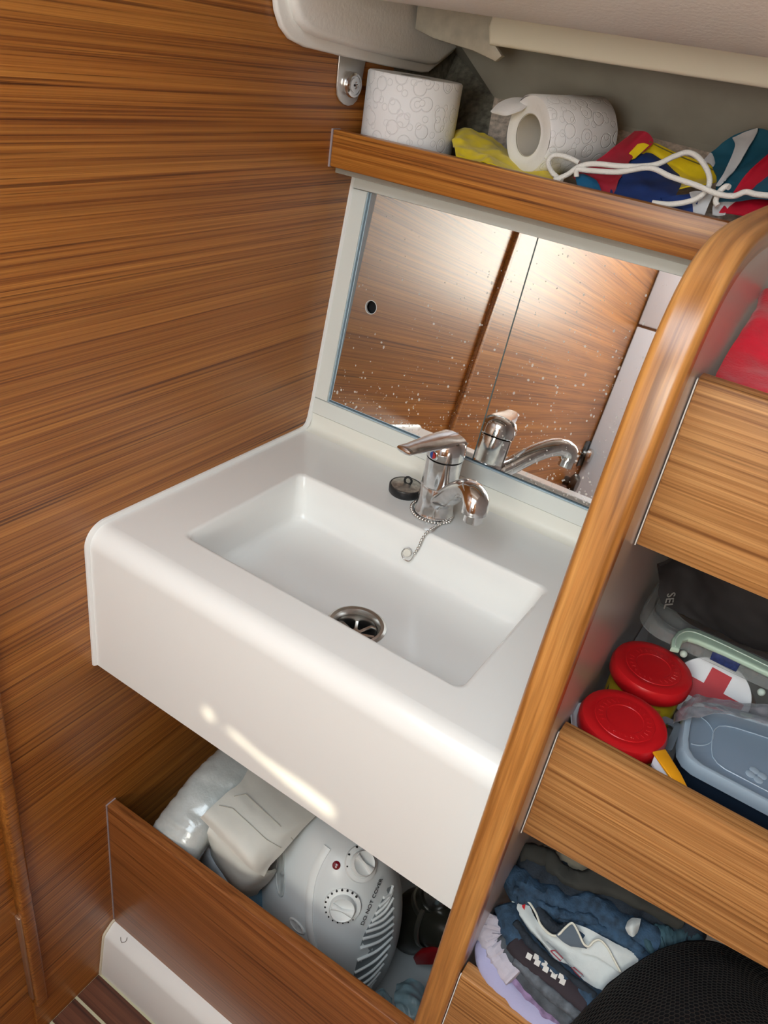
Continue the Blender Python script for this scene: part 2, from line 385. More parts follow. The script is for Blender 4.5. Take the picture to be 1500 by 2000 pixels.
# moulding pad against the bulkhead under the deck
pp = [(0.262, 0.86), (0.266, 0.762), (0.272, 0.741), (0.282, 0.727), (0.298, 0.717), (0.325, 0.7115), (0.40, 0.707), (0.50, 0.702), (0.588, 0.699), (0.606, 0.7005), (0.622, 0.708), (0.665, 0.728), (0.70, 0.75), (0.70, 0.86)]
b = poly([(0.0005, y, z) for y, z in pp], (0.008, 0, 0), 0.003, 3)
q = [(y + (0.012 if k in (1, 2, 3, 4, 5) else 0) * (1 if y < 0.4 else 0), z + 0.011 if 3 <= k <= 11 else z) for k, (y, z) in enumerate(pp)]
q[0] = (q[0][0] + 0.012, q[0][1]); q[1] = (0.279, 0.765); q[2] = (0.286, 0.748); q[3] = (0.297, 0.735); q[4] = (0.312, 0.727); q[5] = (0.335, 0.7225)
poly([(0.006, y, z) for y, z in q], (0.016, 0, 0), 0.010, 5, bm=b)
struct('trim_1', b, 'headliner', 'white moulded end pad of the deck liner with rounded flange against the bulkhead', 'moulding')
b = poly([(0.145, 0.49, 0.762), (0.150, 0.49, 0.744), (0.30, 0.49, 0.7445), (1.2, 0.49, 0.752), (1.2, 0.49, 0.800), (0.15, 0.49, 0.785)], (0, 0.016, 0), 0.004, 3)
struct('trim_2', b, 'cream_batten', 'cream batten strip along the hull under the deck', 'batten')
b = poly([(0.03, 0.515, 0.748), (0.06, 0.515, 0.741), (0.12, 0.512, 0.735), (0.152, 0.512, 0.728), (0.160, 0.512, 0.735), (0.148, 0.512, 0.745), (0.150, 0.512, 0.80), (0.03, 0.512, 0.80)], (0, 0.01, 0), 0.002)
struct('trim_3', b, mat('resin', (0.50, 0.46, 0.38), 0.35, var=0.15, vscale=60, bump=0.5, bscale=90), 'rough resin bonding beside the end of the cream batten', 'bonding')
# hull side behind the shelf
b = NB()
A_, B_ = V(0.0, 0.69, 0.728), V(0.094, 0.65, 0.684)
def quad(b, *p): b.faces.new([b.verts.new(x) for x in p])
quad(b, A_, B_, V(0.40, 0.665, 0.669), V(1.2, 0.69, 0.66), V(1.2, 0.56, 0.80), V(0.0, 0.56, 0.80))
struct('wall_hull', b, 'hull_grey', 'grey green hull panel under the side deck behind the shelf', 'wall', smooth=0)
b = NB()
quad(b, B_, V(0.40, 0.665, 0.669), V(1.2, 0.69, 0.66), V(1.2, 0.56, 0.575), V(0.15, 0.54, 0.575))
struct('wall_lining', b, 'lining', 'pinkish speckled hull lining sloping up behind the shelf', 'wall', smooth=0)
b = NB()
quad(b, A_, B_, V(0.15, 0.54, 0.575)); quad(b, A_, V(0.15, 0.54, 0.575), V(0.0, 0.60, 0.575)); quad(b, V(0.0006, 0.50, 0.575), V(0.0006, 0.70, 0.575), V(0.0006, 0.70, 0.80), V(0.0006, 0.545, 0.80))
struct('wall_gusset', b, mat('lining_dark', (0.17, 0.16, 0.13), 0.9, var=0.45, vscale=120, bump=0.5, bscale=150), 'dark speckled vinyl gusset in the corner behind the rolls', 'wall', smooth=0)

# floor of teak planks with pale caulk seams
struct('wall_back', box(-0.06, 1.26, 0.80, 0.83, FL - 0.03, HZ), 'hull_grey', 'outer hull side behind the lockers', 'wall')
fl = thing('floor', 'dark teak cabin sole with pale caulked seams', 'floor', (0.6, -0.8, FL), kind='structure')
obj('caulk_bed', box(-0.04, 1.2, YB, 0.80, FL - 0.03, FL - 0.0006), mat('caulk', (0.55, 0.53, 0.36), 0.7), fl)
y = -0.034; pk = None; k = 0
while y > YB + 0.05:
    if pk is None:
        pk = obj('plank', box(0, 1.2, y - 0.0445, y, FL - 0.028, FL, 0.0008, 1), 'floor_teak', fl); y0 = y
    else:
        o = pk.copy(); COL.objects.link(o); o.parent = fl; o.location = (0, y - y0, 0)
    y -= 0.0485; k += 1
# white plinth
kp = [(0.004, -0.583), (-0.002, -0.5845), (-0.0150, -0.5945), (-0.0180, -0.598), (-0.0198, -0.6025), (-0.031, -0.690), (-0.031, FL), (0.004, FL)]
b = poly([(0.0, y, z) for y, z in kp], (0.54, 0, 0))
bb = struct('baseboard_front', b, 'gelcoat', 'white moulded plinth under the locker panel', 'plinth')
obj('end_seal', poly([(-0.0, y * 1.06 - 0.001, z + (0.003 if z > -0.69 else 0)) for y, z in kp], (0.004, 0, 0), 0.001), mat('sealant', (0.68, 0.62, 0.48), 0.6), bb)
hr = tube(curve([V(0.030, -0.008, -0.5875), V(0.036, -0.012, -0.590), V(0.042, -0.008, -0.587), V(0.040, -0.003, -0.584)], 10), 0.0004, 4)

# ---------------------------------------------------------------- washbasin
ZT = 0.207; XR = 0.5395
sk = thing('washbasin', 'white moulded washbasin with square bowl and deep rounded front', 'washbasin', (0.27, 0.2, 0))
# front and top profile
RF = 0.026
front = [(0.014, 0.0), (0.0, 0.0), (0.0, ZT - RF)] + [(RF - RF * math.cos(a), ZT - RF + RF * math.sin(a)) for a in (math.pi / 2 * i / 10 for i in range(1, 11))]
b = NB(); A = [b.verts.new((0.0, y, z)) for y, z in front]; B = [b.verts.new((XR, y, z)) for y, z in front]
for i in range(len(front) - 1): b.faces.new((A[i], A[i + 1], B[i + 1], B[i]))
obj('front_apron', b, 'gelcoat', sk, 60)
ox0, ox1, oy0, oy1 = 0.0, XR, RF, 0.400
cx, cy, hx, hy = 0.273, 0.180, 0.186, 0.108
n = 14
def rr(o, z, r, sx=0, sy=0): return [V(x, y, z) for x, y in rrect(cx + sx, cy + sy, hx + o, hy + o, r, n)]
rim = rr(0.0045, ZT, 0.012)
outr = []
for p in rim:
    d = p - V(cx, cy, ZT); t = 1e9
    for k_, lo, hi in ((0, ox0, ox1), (1, oy0, oy1)):
        if d[k_] > 1e-9: t = min(t, (hi - (cx, cy)[k_]) / d[k_])
        elif d[k_] < -1e-9: t = min(t, (lo - (cx, cy)[k_]) / d[k_])
    outr.append(V(cx, cy, ZT) + d * t)
cs = [(ox1, oy1), (ox0, oy1), (ox0, oy0), (ox1, oy0)]
for c in cs:
    i = min(range(len(outr)), key=lambda k: (outr[k] - V(*c, ZT)).length); outr[i] = V(*c, ZT)
zf = 0.143
Ls = [outr, rr(0.0055, ZT, 0.012), rim, rr(0.002, ZT - 0.0007, 0.012), rr(0.0, ZT - 0.003, 0.012), rr(-0.003, ZT - 0.02, 0.013), rr(-0.0075, zf + 0.012, 0.016), rr(-0.0095, zf + 0.005, 0.018), rr(-0.0145, zf + 0.001, 0.02), rr(-0.022, zf, 0.02)]
dx, dy = 0.290, 0.147
circ = lambda r, z: [V(dx + r * math.cos(a), dy + r * math.sin(a), z) for a in ((math.pi / 2 * ((i // (n + 1)) + (i % (n + 1)) / (n + 0.9))) for i in range(4 * (n + 1)))]
Ls += [circ(0.045, zf - 0.0025), circ(0.034, zf - 0.003), circ(0.030, zf - 0.010)]
obj('bowl', loops(Ls), 'gelcoat', sk, 50)
# cove and backsplash following the inclined panel
PO = V(0, 0.413, 0.205); PU = V(0, 0.047, 0.363).normalized(); PN = V(0, -PU.z, PU.y)
def pan(u, v, w_=0.0): return PO + V(u, 0, 0) + PU * v + PN * w_
cv = [V(0, 0.400, ZT), V(0, 0.406, ZT + 0.0006), V(0, 0.411, ZT + 0.003), V(0, 0.4142, ZT + 0.0075), PO + PU * 0.016, PO + PU * 0.0265, PO + PU * 0.0265 - PN * 0.01]
b = NB(); A = [b.verts.new(p) for p in cv]; B = [b.verts.new(p + V(XR, 0, 0)) for p in cv]
for i in range(len(cv) - 1): b.faces.new((A[i], A[i + 1], B[i + 1], B[i]))
obj('backsplash', b, mat('cream_gel', (0.82, 0.81, 0.74), 0.3), sk, 60)
# raised flange against the bulkhead
pth = [V(0, -0.0, 0.0)] + [V(0, y, z) for y, z in front[2:]] + [V(0, 0.39, ZT), V(0, 0.402, ZT + 0.001), V(0, 0.409, ZT + 0.006), V(0, 0.4135, ZT + 0.016)] + [PO + PU * v for v in (0.05, 0.2, 0.366)]
fb = NB(); rows = []
for i, p in enumerate(pth):
    t = (pth[min(i + 1, len(pth) - 1)] - pth[max(i - 1, 0)]).normalized(); nn = V(0, -t.z, t.y)
    if nn.dot(V(0, -1, 1)) < 0: nn = -nn
    rows.append([p - nn * 0.002, p + nn * 0.0042 + V(0.0003, 0, 0), p + nn * 0.0042 + V(0.0032, 0, 0), p + nn * 0.002 + V(0.0048, 0, 0), p - nn * 0.002 + V(0.0056, 0, 0)])
RW = [[fb.verts.new(p) for p in r] for r in rows]
for A, B in zip(RW, RW[1:]):
    for k_ in range(4): fb.faces.new((A[k_], A[k_ + 1], B[k_ + 1], B[k_]))
fb.faces.new(RW[0]); fb.faces.new(RW[-1][::-1])
obj('edge_flange', fb, 'gelcoat', sk, 35)
# drain
dr = obj('drain', lathe([(0.0365, -0.0025), (0.0362, 0.0), (0.033, 0.0018), (0.029, 0.001), (0.026, -0.004), (0.0245, -0.012), (0.0245, -0.03), (0.0235, -0.03), (0.0235, -0.012), (0.025, -0.005)], (dx, dy, zf - 0.002), (0, 0, 1), 48), 'steel', sk); dr['label'] = 'steel drain with strainer'
obj('well', lathe([(0.0, -0.028), (0.0236, -0.028), (0.0236, -0.012)], (dx, dy, zf - 0.002), (0, 0, 1), 32), 'dark_void', dr)
b = NB()
for k_ in range(4):
    a = k_ * math.pi / 4 + 0.5; q_ = box(-0.0235, 0.0235, -0.0022, 0.0022, -0.0012, 0.0012, 0.0006, 1)
    bmesh.ops.transform(q_, matrix=Matrix.Translation((dx, dy, zf - 0.016)) @ Matrix.Rotation(a, 4, 'Z'), verts=q_.verts); merge(b, q_)
lathe([(0, 0.001), (0.007, 0.001), (0.0075, -0.003), (0, -0.003)], (dx, dy, zf - 0.0145), (0, 0, 1), 20, bm=b)
obj('strainer', b, 'steel', dr)

# ---------------------------------------------------------------- mirror cabinet on the inclined panel
mc = thing('mirror_cabinet', 'white framed cabinet with two sliding mirror doors above the basin', 'cabinet', pan(0.27, 0.03))
def pbox(u0, u1, v0, v1, w0, w1, bev=0.0008):
    b = box(u0, u1, v0, v1, w0, w1, bev, 1)
    for v in b.verts: v.co = pan(v.co.x, v.co.y, v.co.z)
    return b
obj('bottom_rail', pbox(0.004, XR, 0.0272, 0.0515, -0.012, 0.002), 'rail_white', mc)
obj('side_rail', pbox(0.004, 0.0275, 0.0522, 0.352, -0.012, 0.002), 'rail_white', mc)
obj('top_rail', pbox(0.004, XR, 0.3527, 0.378, -0.012, 0.003), 'rail_white', mc)
obj('back_board', pbox(0.004, XR, 0.02, 0.378, -0.04, -0.035), 'dark_void', mc)
tk = obj('track', pbox(0.0275, XR, 0.0515, 0.0535, -0.012, 0.0005, 0.0005), 'track', mc)
obj('track', pbox(0.0275, XR, 0.0550, 0.0568, -0.012, -0.002, 0.0005), 'track', mc)
obj('track', pbox(0.0275, 0.0292, 0.0535, 0.352, -0.012, 0.0003, 0.0005), 'track', mc)
obj('track', pbox(0.0306, 0.0324, 0.0555, 0.352, -0.012, -0.002, 0.0005), 'track', mc)
obj('track_groove', pbox(0.0275, XR, 0.0533, 0.0552, -0.014, -0.004, 0), 'track_gap', mc)
obj('track_groove', pbox(0.029, 0.031, 0.0533, 0.352, -0.014, -0.004, 0), 'track_gap', mc)
# near mirror with a finger hole
u0, u1, v0, v1 = 0.0322, 0.2775, 0.0565, 0.3527
hu, hv, hrr = 0.0655, 0.206, 0.0098
N_ = 64; ang = [2 * math.pi * k_ / N_ for k_ in range(N_)]
def rect_hit(a):
    c, s = math.cos(a), math.sin(a); t = min(((u1 - hu) / c if c > 1e-9 else (u0 - hu) / c if c < -1e-9 else 1e9), ((v1 - hv) / s if s > 1e-9 else (v0 - hv) / s if s < -1e-9 else 1e9))
    return [hu + c * t, hv + s * t]
ro = [rect_hit(a) for a in ang]
for c in ((u0, v0), (u1, v0), (u1, v1), (u0, v1)):
    i = min(range(N_), key=lambda k_: (ro[k_][0] - c[0]) ** 2 + (ro[k_][1] - c[1]) ** 2); ro[i] = list(c)
ri = [(hu + hrr * math.cos(a), hv + hrr * math.sin(a)) for a in ang]
W1, W0 = -0.0045, -0.0085
TLT = 0.026
def ptl(x, y_, w_): return pan(x, y_, w_ - TLT * (y_ - 0.17))
lp = loops([[ptl(x, y_, W0) for x, y_ in ro], [ptl(x, y_, W1) for x, y_ in ro], [ptl(x, y_, W1) for x, y_ in ri], [ptl(x, y_, W0) for x, y_ in ri]])
mr = obj('mirror_door', lp, 'mirror', mc, 0)
mr['label'] = 'mirror door with round finger hole'
obj('hole_rim', loops([[ptl(hu + (hrr + e) * math.cos(a), hv + (hrr + e) * math.sin(a), w_) for a in ang] for e, w_ in ((-0.0001, W1 + 0.0002), (-0.0009, W1 + 0.0002), (-0.0009, W0))]), mat('glass_rim', (0.72, 0.72, 0.70), 0.3), mr)
obj('hole_back', pbox(hu - 0.013, hu + 0.013, hv - 0.013, hv + 0.013, -0.0200, -0.0190, 0), 'dark_void', mr)
def tbox(*a):
    b = box(*a)
    for v in b.verts: v.co = ptl(v.co.x, v.co.y, v.co.z)
    return b
m2 = obj('mirror_door', tbox(0.2790, XR - 0.004, 0.0565, 0.3527, -0.0045, -0.0015), 'mirror', mc, 0)
obj('door_edge', tbox(0.2772, 0.2789, 0.0565, 0.3527, -0.0045, -0.0012), 'mirror_edge', m2, 0)
# dried splashes on the mirrors
random.seed(5); b = NB()
for k_ in range(1500):
    u = random.uniform(0.034, 0.45); v = 0.058 + 0.29 * random.random() ** 1.5
    dens = 0.12 + 0.88 * max(0, min(1, (u - 0.10) / 0.25)) * (1 - 0.55 * (v - 0.058) / 0.29) + (0.4 if v < 0.12 else 0)
    if random.random() > dens: continue
    r = random.choice((0.0003, 0.0004, 0.0005, 0.0006, 0.0007, 0.0009, 0.0014)) * random.uniform(0.7, 1.2); el = random.choice((1, 1, 1.3, 1.8))
    if (u - hu) ** 2 + (v - hv) ** 2 < 0.014 ** 2 or abs(u - 0.2782) < 0.002: continue
    w_ = (W1 if u < 0.2782 else -0.0015) + 0.00012
    b.faces.new([b.verts.new(ptl(u + r * math.cos(a), v + r * el * math.sin(a), w_)) for a in (2 * math.pi * q_ / 8 for q_ in range(8))])
ds = obj('dried_droplets', b, 'white_spot', mc, 0); ds['kind'] = 'stuff'

# ---------------------------------------------------------------- upper shelf with its fiddle
sh = thing('upper_shelf', 'long teak fronted shelf over the mirror under the deck', 'shelf', (0.27, 0.45, 0.575))
obj('shelf_board', box(0.0, 0.541, 0.417, 0.58, 0.575, 0.590), 'hull_grey', sh)
obj('fiddle_rail', box(0.0025, 0.541, 0.400, 0.416, 0.5835, 0.627, 0.0015, 2), 'teak_fiddle', sh)
obj('end_seal', box(0.0, 0.0025, 0.3995, 0.4165, 0.583, 0.6275), mat('grey_seal', (0.36, 0.30, 0.31), 0.6), sh)

# ---------------------------------------------------------------- partition between basin and lockers
pt = thing('partition_panel', 'white laminate partition with rounded honey teak edge beside the washbasin', 'partition', (0.555, 0.2, FL))
tp = [V(0, -0.043, FL), V(0, -0.042, -0.3), V(0, -0.041, 0.05), V(0, -0.038, 0.22), V(0, -0.032, 0.36), V(0, -0.022, 0.47), V(0, -0.012, 0.54), V(0, -0.002, 0.59), V(0, 0.012, 0.622), V(0, 0.032, 0.644), V(0, 0.060, 0.657), V(0, 0.10, 0.663), V(0, 0.16, 0.6645), V(0, 0.28, 0.6645), V(0, 0.41, 0.6645)]
path = curve(tp, 90)
X0, X1 = 0.5400, 0.5672
sec = []   # cross section (x, depth inward)
r_ = 0.006
for k_ in range(7):
    a = math.pi / 2 * k_ / 6; sec.append((X0 + r_ - r_ * math.cos(a), r_ - r_ * math.sin(a)))
for k_ in range(7):
    a = math.pi / 2 * k_ / 6; sec.append((X1 - r_ + r_ * math.sin(a), r_ - r_ * math.cos(a)))
sec = [(X0, 0.016)] + sec + [(X1, 0.016)]
b = NB(); uvl = b.loops.layers.uv.new('UVMap'); RW = []; acc = 0; S_ = []
for i, p in enumerate(path):
    t = (path[min(i + 1, 89)] - path[max(i - 1, 0)]).normalized(); inn = V(0, t.z, -t.y)
    if i: acc += (path[i] - path[i - 1]).length
    S_.append(acc); RW.append([b.verts.new(V(x, p.y, p.z) + inn * dpt) for x, dpt in sec])
per = [0]
for k_ in range(1, len(sec)): per.append(per[-1] + math.hypot(sec[k_][0] - sec[k_ - 1][0], sec[k_][1] - sec[k_ - 1][1]))
for i in range(89):
    for k_ in range(len(sec) - 1):
        f = b.faces.new((RW[i][k_], RW[i][k_ + 1], RW[i + 1][k_ + 1], RW[i + 1][k_]))
        for l, (s_, t_) in zip(f.loops, ((S_[i], per[k_]), (S_[i], per[k_ + 1]), (S_[i + 1], per[k_ + 1]), (S_[i + 1], per[k_]))): l[uvl].uv = (s_, t_)
obj('edge_trim', b, 'teak_trim', pt, 60)
inner = []
for i, p in enumerate(path):
    t = (path[min(i + 1, 89)] - path[max(i - 1, 0)]).normalized(); inner.append(V(0.5412, p.y, p.z) + V(0, t.z, -t.y) * 0.0157)
inner.append(V(0.5412, 0.455, 0.6505))
obj('panel', poly(inner + [V(0.5412, 0.455, FL)], (0.0258, 0, 0)), 'laminate', pt, 0)

# ---------------------------------------------------------------- locker rack on the other side
XD = 0.568; XE = 1.199
rk = thing('locker_rack', 'open locker rack of teak fronted shelves beside the partition', 'shelf unit', (0.85, 0.2, FL))
for (y0, z0, z1, dz) in ((0.043, 0.446, 0.577, 0.0), (0.013, 0.142, 0.272, 0.022), (-0.036, -0.16, -0.026, 0.0)):
    fb_ = obj('front_board', poly([V(XD + 0.0006, y0, z0), V(XE, y0, z0 + dz * 2), V(XE, y0, z1), V(XD + 0.0006, y0, z1)], (0, 0.018, 0), 0.0022, 2), 'teak_x', rk)
    obj('shelf', box(XD, XE, y0 + 0.018, 0.44, z0 + 0.002, z0 + 0.014), 'laminate', rk)
obj('back_panel', box(XD, XE, 0.44, 0.45, FL, 0.66), 'hull_grey', rk)
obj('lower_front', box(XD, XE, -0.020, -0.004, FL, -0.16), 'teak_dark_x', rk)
for (y0, z0, z1) in ((0.0405, 0.446, 0.577), (0.0105, 0.142, 0.272), (-0.0375, -0.16, -0.026)):
    obj('corner_seal', box(XD, XD + 0.0009, y0 + 0.0015, y0 + 0.004, z0, z1), 'gelcoat', rk)

# ---------------------------------------------------------------- locker under the basin
lk = thing('under_basin_locker', 'dark teak board closing the locker below the washbasin', 'locker', (0.27, 0.01, -0.59))
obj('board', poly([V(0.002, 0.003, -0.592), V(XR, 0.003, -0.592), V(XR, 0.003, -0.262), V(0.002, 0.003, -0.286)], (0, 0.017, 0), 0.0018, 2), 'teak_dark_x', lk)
obj('end_seal', box(0.0, 0.002, 0.0025, 0.0195, -0.592, -0.2855), 'grey_seal', lk)
lb = thing('locker_liner', 'pale grey locker bottom and back beneath the washbasin', 'locker', (0.27, 0.2, -0.592))
obj('bottom', box(0.001, XR, 0.021, 0.44, -0.60, -0.592), 'locker_white', lb)
obj('back', box(0.001, XR, 0.44, 0.45, -0.592, -0.01), 'locker_white', lb)
#END_SHELL

from mathutils.bvhtree import BVHTree
def caster(bm):
    bm.normal_update(); t = BVHTree.FromBMesh(bm)
    def hit(px, py, lift=0.0):
        r = ray(px, py).normalized(); p, nn, _, _ = t.ray_cast(EYE, r)
        if p is None:
            p, nn, _, _ = t.find_nearest(EYE + r * 1.2)
        if nn.dot(EYE - p) < 0: nn = -nn
        return p + nn * lift, nn
    return hit

# ---------------------------------------------------------------- mixer tap
fx, fy = 0.272, 0.339
ta = thing('mixer_tap', 'chrome single lever mixer tap with lime stains on the washbasin deck', 'tap', (fx, fy, ZT))
obj('body', lathe([(0.0, 0.0), (0.0265, 0.0), (0.0272, 0.002), (0.0265, 0.005), (0.0252, 0.008), (0.0245, 0.022), (0.0240, 0.044), (0.0233, 0.0455), (0.0236, 0.047), (0.0238, 0.084), (0.0, 0.084)], (fx, fy, ZT), (0, 0, 1), 48), 'chrome', ta)
tipl = at(786, 882, Z=0.322)
capc = V(fx, fy, ZT)
ld = (tipl - V(fx, fy, tipl.z)); ld.z = 0; ll = ld.length; ld.normalize()
lev = obj('lever', lathe([(0.0236, 0.0855), (0.0252, 0.087), (0.0256, 0.095), (0.0248, 0.103), (0.0215, 0.110), (0.014, 0.1145), (0.0, 0.116)], capc, (0, 0, 1), 48), 'chrome', ta)
hp_ = curve([capc + ld * -0.012 + V(0, 0, 0.108), capc + ld * 0.010 + V(0, 0, 0.1110), capc + ld * (ll * 0.5) + V(0, 0, 0.1130), capc + ld * (ll * 0.8) + V(0, 0, 0.1145), capc + ld * ll + V(0, 0, 0.1160)], 26)
obj('lever_handle', tube(hp_, lambda s_: ((0.0078 - 0.0036 * s_) * (1 if s_ < 0.93 else max(0.25, math.sqrt(max(0, 1 - ((s_ - 0.93) / 0.075) ** 2)))), (0.0215 - 0.0095 * min(1, s_ * 1.3)) * (1 if s_ < 0.93 else max(0.25, math.sqrt(max(0, 1 - ((s_ - 0.93) / 0.075) ** 2))))), 20, up=(0, 0, 1)), 'chrome', lev)
dotc = capc + ld * 0.0250 + V(0, 0, 0.0935); sd = V(-ld.y, ld.x, 0)
obj('index_ring', lathe([(0.0, 0.0012), (0.0058, 0.0012), (0.0072, 0.0)], dotc - ld * 0.0005, ld, 24), 'chrome', lev)
for sg, cn, cc in ((1, 'index_blue', (0.03, 0.10, 0.45)), (-1, 'index_red', (0.55, 0.03, 0.03))):
    b = NB(); pts = [b.verts.new(dotc + ld * 0.0014 + (sd * math.cos(a) * 1 + V(0, 0, 1) * math.sin(a)) * 0.0046) for a in ((math.pi / 2 + sg * math.pi * k_ / 12) for k_ in range(13))]
    b.faces.new(pts); obj(cn, b, mat(cn, cc, 0.3), lev, 0)
st_ = at(930, 966, Z=0.306); sd_ = st_ - V(fx, fy, st_.z); sd_.z = 0; sl = sd_.length; sd_.normalize()
def spt(t_, h): return capc + sd_ * (sl * t_) + V(0, 0, h)
sp = curve([spt(0.06, 0.020), spt(0.30, 0.045), spt(0.55, 0.072), spt(0.78, 0.090), spt(0.93, 0.0950), spt(1.02, 0.092), spt(1.05, 0.086), spt(1.055, 0.079)], 40)
so = obj('spout', tube(sp, lambda s_: (0.0128 + 0.0012 * s_, 0.0150 + 0.0008 * s_), 20, up=(0, 0, 1)), 'chrome', ta)
ae = spt(1.055, 0.067)
obj('aerator', lathe([(0.0, 0.0), (0.0100, 0.0), (0.0115, 0.001), (0.0115, 0.011), (0.0128, 0.012), (0.0132, 0.018), (0.0, 0.018)], ae, (0, 0, 1), 28), 'chrome', so)

# plug and bead chain
pc = at(791, 962, Z=ZT)
pg = thing('basin_plug', 'black rubber plug with dull metal top beside the tap', 'plug', pc)
obj('rubber', lathe([(0.0, 0.0), (0.0215, 0.0), (0.0232, 0.002), (0.0236, 0.011), (0.0228, 0.0125), (0.021, 0.0125)], pc, (0, 0, 1), 40), 'black_rubber', pg)
obj('metal_top', lathe([(0.0212, 0.0122), (0.019, 0.0128), (0.004, 0.0150), (0.0, 0.0152)], pc, (0, 0, 1), 40), mat('plug_top', (0.42, 0.40, 0.36), 0.35, metal=0.8, var=0.35, vscale=180), pg)
obj('ring', tube([pc + V(0.0015, 0, 0.0195) + V(math.cos(a) * 0.0048, math.cos(a) * 0.001, math.sin(a) * 0.0055) for a in (2 * math.pi * k_ / 18 for k_ in range(18))], 0.0016, 8, closed=True), 'black', pg)
ring_pts = [V(fx + 0.0305 * math.cos(a), fy + 0.0305 * math.sin(a), ZT + 0.0022) for a in (math.radians(d_) for d_ in range(175, 345, 6))]
fall = [at(px, py, Z=ZT + 0.0022) for px, py in ((884, 1008), (872, 1017), (856, 1026))] + [at(px, py, Y=yy) for px, py, yy in ((842, 1034, 0.290), (832, 1042, 0.2855), (824, 1054, 0.2825), (818, 1068, 0.281), (809, 1083, 0.280))]
chain = ring_pts + curve([ring_pts[-1]] + fall, 40)
b = NB(); last = None
cp = []; dist = 0
for i in range(len(chain) - 1):
    seg_ = (chain[i + 1] - chain[i]); n_ = max(1, int(seg_.length / 0.0008))
    for k_ in range(n_): cp.append(chain[i] + seg_ * (k_ / n_))
for p in cp:
    if last is None or (p - last).length >= 0.0042: ball(p, 0.0021, bm=b, seg=8); last = p
tube(cp[::3], 0.0004, 5, bm=b)
ch = thing('bead_chain', 'steel bead chain looped round the tap foot and hanging into the bowl', 'chain', (fx, fy, ZT))
o = obj('beads', b, 'steel', ch); o['kind'] = 'stuff'
ec = at(797, 1078, Y=0.2795)
obj('end_clasp', lathe([(0, -0.003), (0.0055, -0.003), (0.0062, 0.0), (0.0052, 0.003), (0, 0.003)], ec + V(0, -0.002, 0), (0.3, -0.9, 0.3), 14), 'steel', ch)
obj('wire_loop', tube(curve([ec + V(-0.005, -0.002, 0.004), ec + V(-0.0075, -0.003, -0.004), ec + V(-0.003, -0.003, -0.011), ec + V(0.006, -0.003, -0.010), fall[-1]], 20), 0.0007, 6), 'steel', ch)

# ---------------------------------------------------------------- wall bracket
bk = thing('snap_bracket', 'steel strap plate with round stud screwed to the teak bulkhead', 'bracket', V(0.001, 0.43, 0.66))
pl_ = [(0.398, 0.712), (0.399, 0.675), (0.4015, 0.6655), (0.408, 0.659), (0.417, 0.655), (0.427, 0.6535), (0.437, 0.655), (0.445, 0.660), (0.449, 0.668), (0.4535, 0.70), (0.455, 0.708)]
obj('plate', poly([(0.0002, y_, z_) for y_, z_ in pl_], (0.0025, 0, 0), 0.0008, 2), 'plate_steel', bk)
stc = V(0.0026, 0.4235, 0.6775)
obj('stud', lathe([(0.0135, 0.0), (0.0145, 0.002), (0.0145, 0.007), (0.0135, 0.0095), (0.0110, 0.0105), (0.0105, 0.0090), (0.0085, 0.0088), (0.008, 0.0105), (0.004, 0.0112), (0.0035, 0.0095), (0, 0.0095)], stc, (1, -0.12, 0.05), 36), 'chrome', bk)
obj('stud_socket', lathe([(0, 0.0), (0.0014, 0.0)], stc + V(0.0100, -0.001, 0.0005), (1, -0.12, 0.05), 12), 'black', bk)

# ---------------------------------------------------------------- toilet rolls
def roll(name, label, c, axis, r, core, h, dent=0.0, seed=0):
    t = thing(name, label, 'toilet roll', c, 'toilet rolls on the upper shelf')
    b = NB(); uvl = b.loops.layers.uv.new('UVMap'); uu, vv, d = frame_of(axis); seg = 72
    prof = [(r - 0.002, 0.0), (r, 0.002), (r, h / 2), (r, h - 0.002), (r - 0.002, h)]
    RW = []
    for rr_, hh in prof:
        RW.append([b.verts.new(V(*c) + d * hh + (uu * math.cos(a) + vv * math.sin(a)) * rr_ * (1 + dent * noise.noise(V(math.cos(a) * 1.3 + seed, math.sin(a) * 1.3, hh * 4)))) for a in (2 * math.pi * k_ / seg for k_ in range(seg))])
    for i in range(len(RW) - 1):
        for k_ in range(seg):
            f = b.faces.new((RW[i][k_], RW[i][(k_ + 1) % seg], RW[i + 1][(k_ + 1) % seg], RW[i + 1][k_]))
            cc = [(k_, i), (k_ + 1, i), (k_ + 1, i + 1), (k_, i + 1)]
            for l, (a_, i_) in zip(f.loops, cc): l[uvl].uv = (a_ / seg * 2 * math.pi * r, prof[i_][1])
    obj('paper', b, 'tissue', t, 50)
    for hh, sg in ((0.0, -1), (h, 1)):
        obj('paper_end', lathe([(core, hh - sg * 0.0005), (core + 0.004, hh - sg * 0.0012), (r * 0.7, hh + sg * 0.0003), (r - 0.0019, hh)], c, axis, 48), 'tissue_plain', t)
    obj('core_tube', lathe([(core, 0.001), (core, h - 0.001), (core - 0.001, h - 0.001), (core - 0.001, 0.001), (core, 0.001)], c, axis, 40), 'card', t)
    return t
roll('toilet_roll', 'embossed white toilet roll standing upright in the shelf corner', V(0.062, 0.482, 0.5905), (0, 0, 1), 0.0605, 0.019, 0.1075)
c2 = at(1031, 264, Y=0.475); ax2 = V(0.48, 0.875, 0.06).normalized()
t2 = roll('toilet_roll', 'partly used toilet roll lying on its side on the yellow cloth', c2, ax2, 0.0435, 0.0235, 0.102, dent=0.07, seed=2)
fu = at(958, 218, Y=0.50)
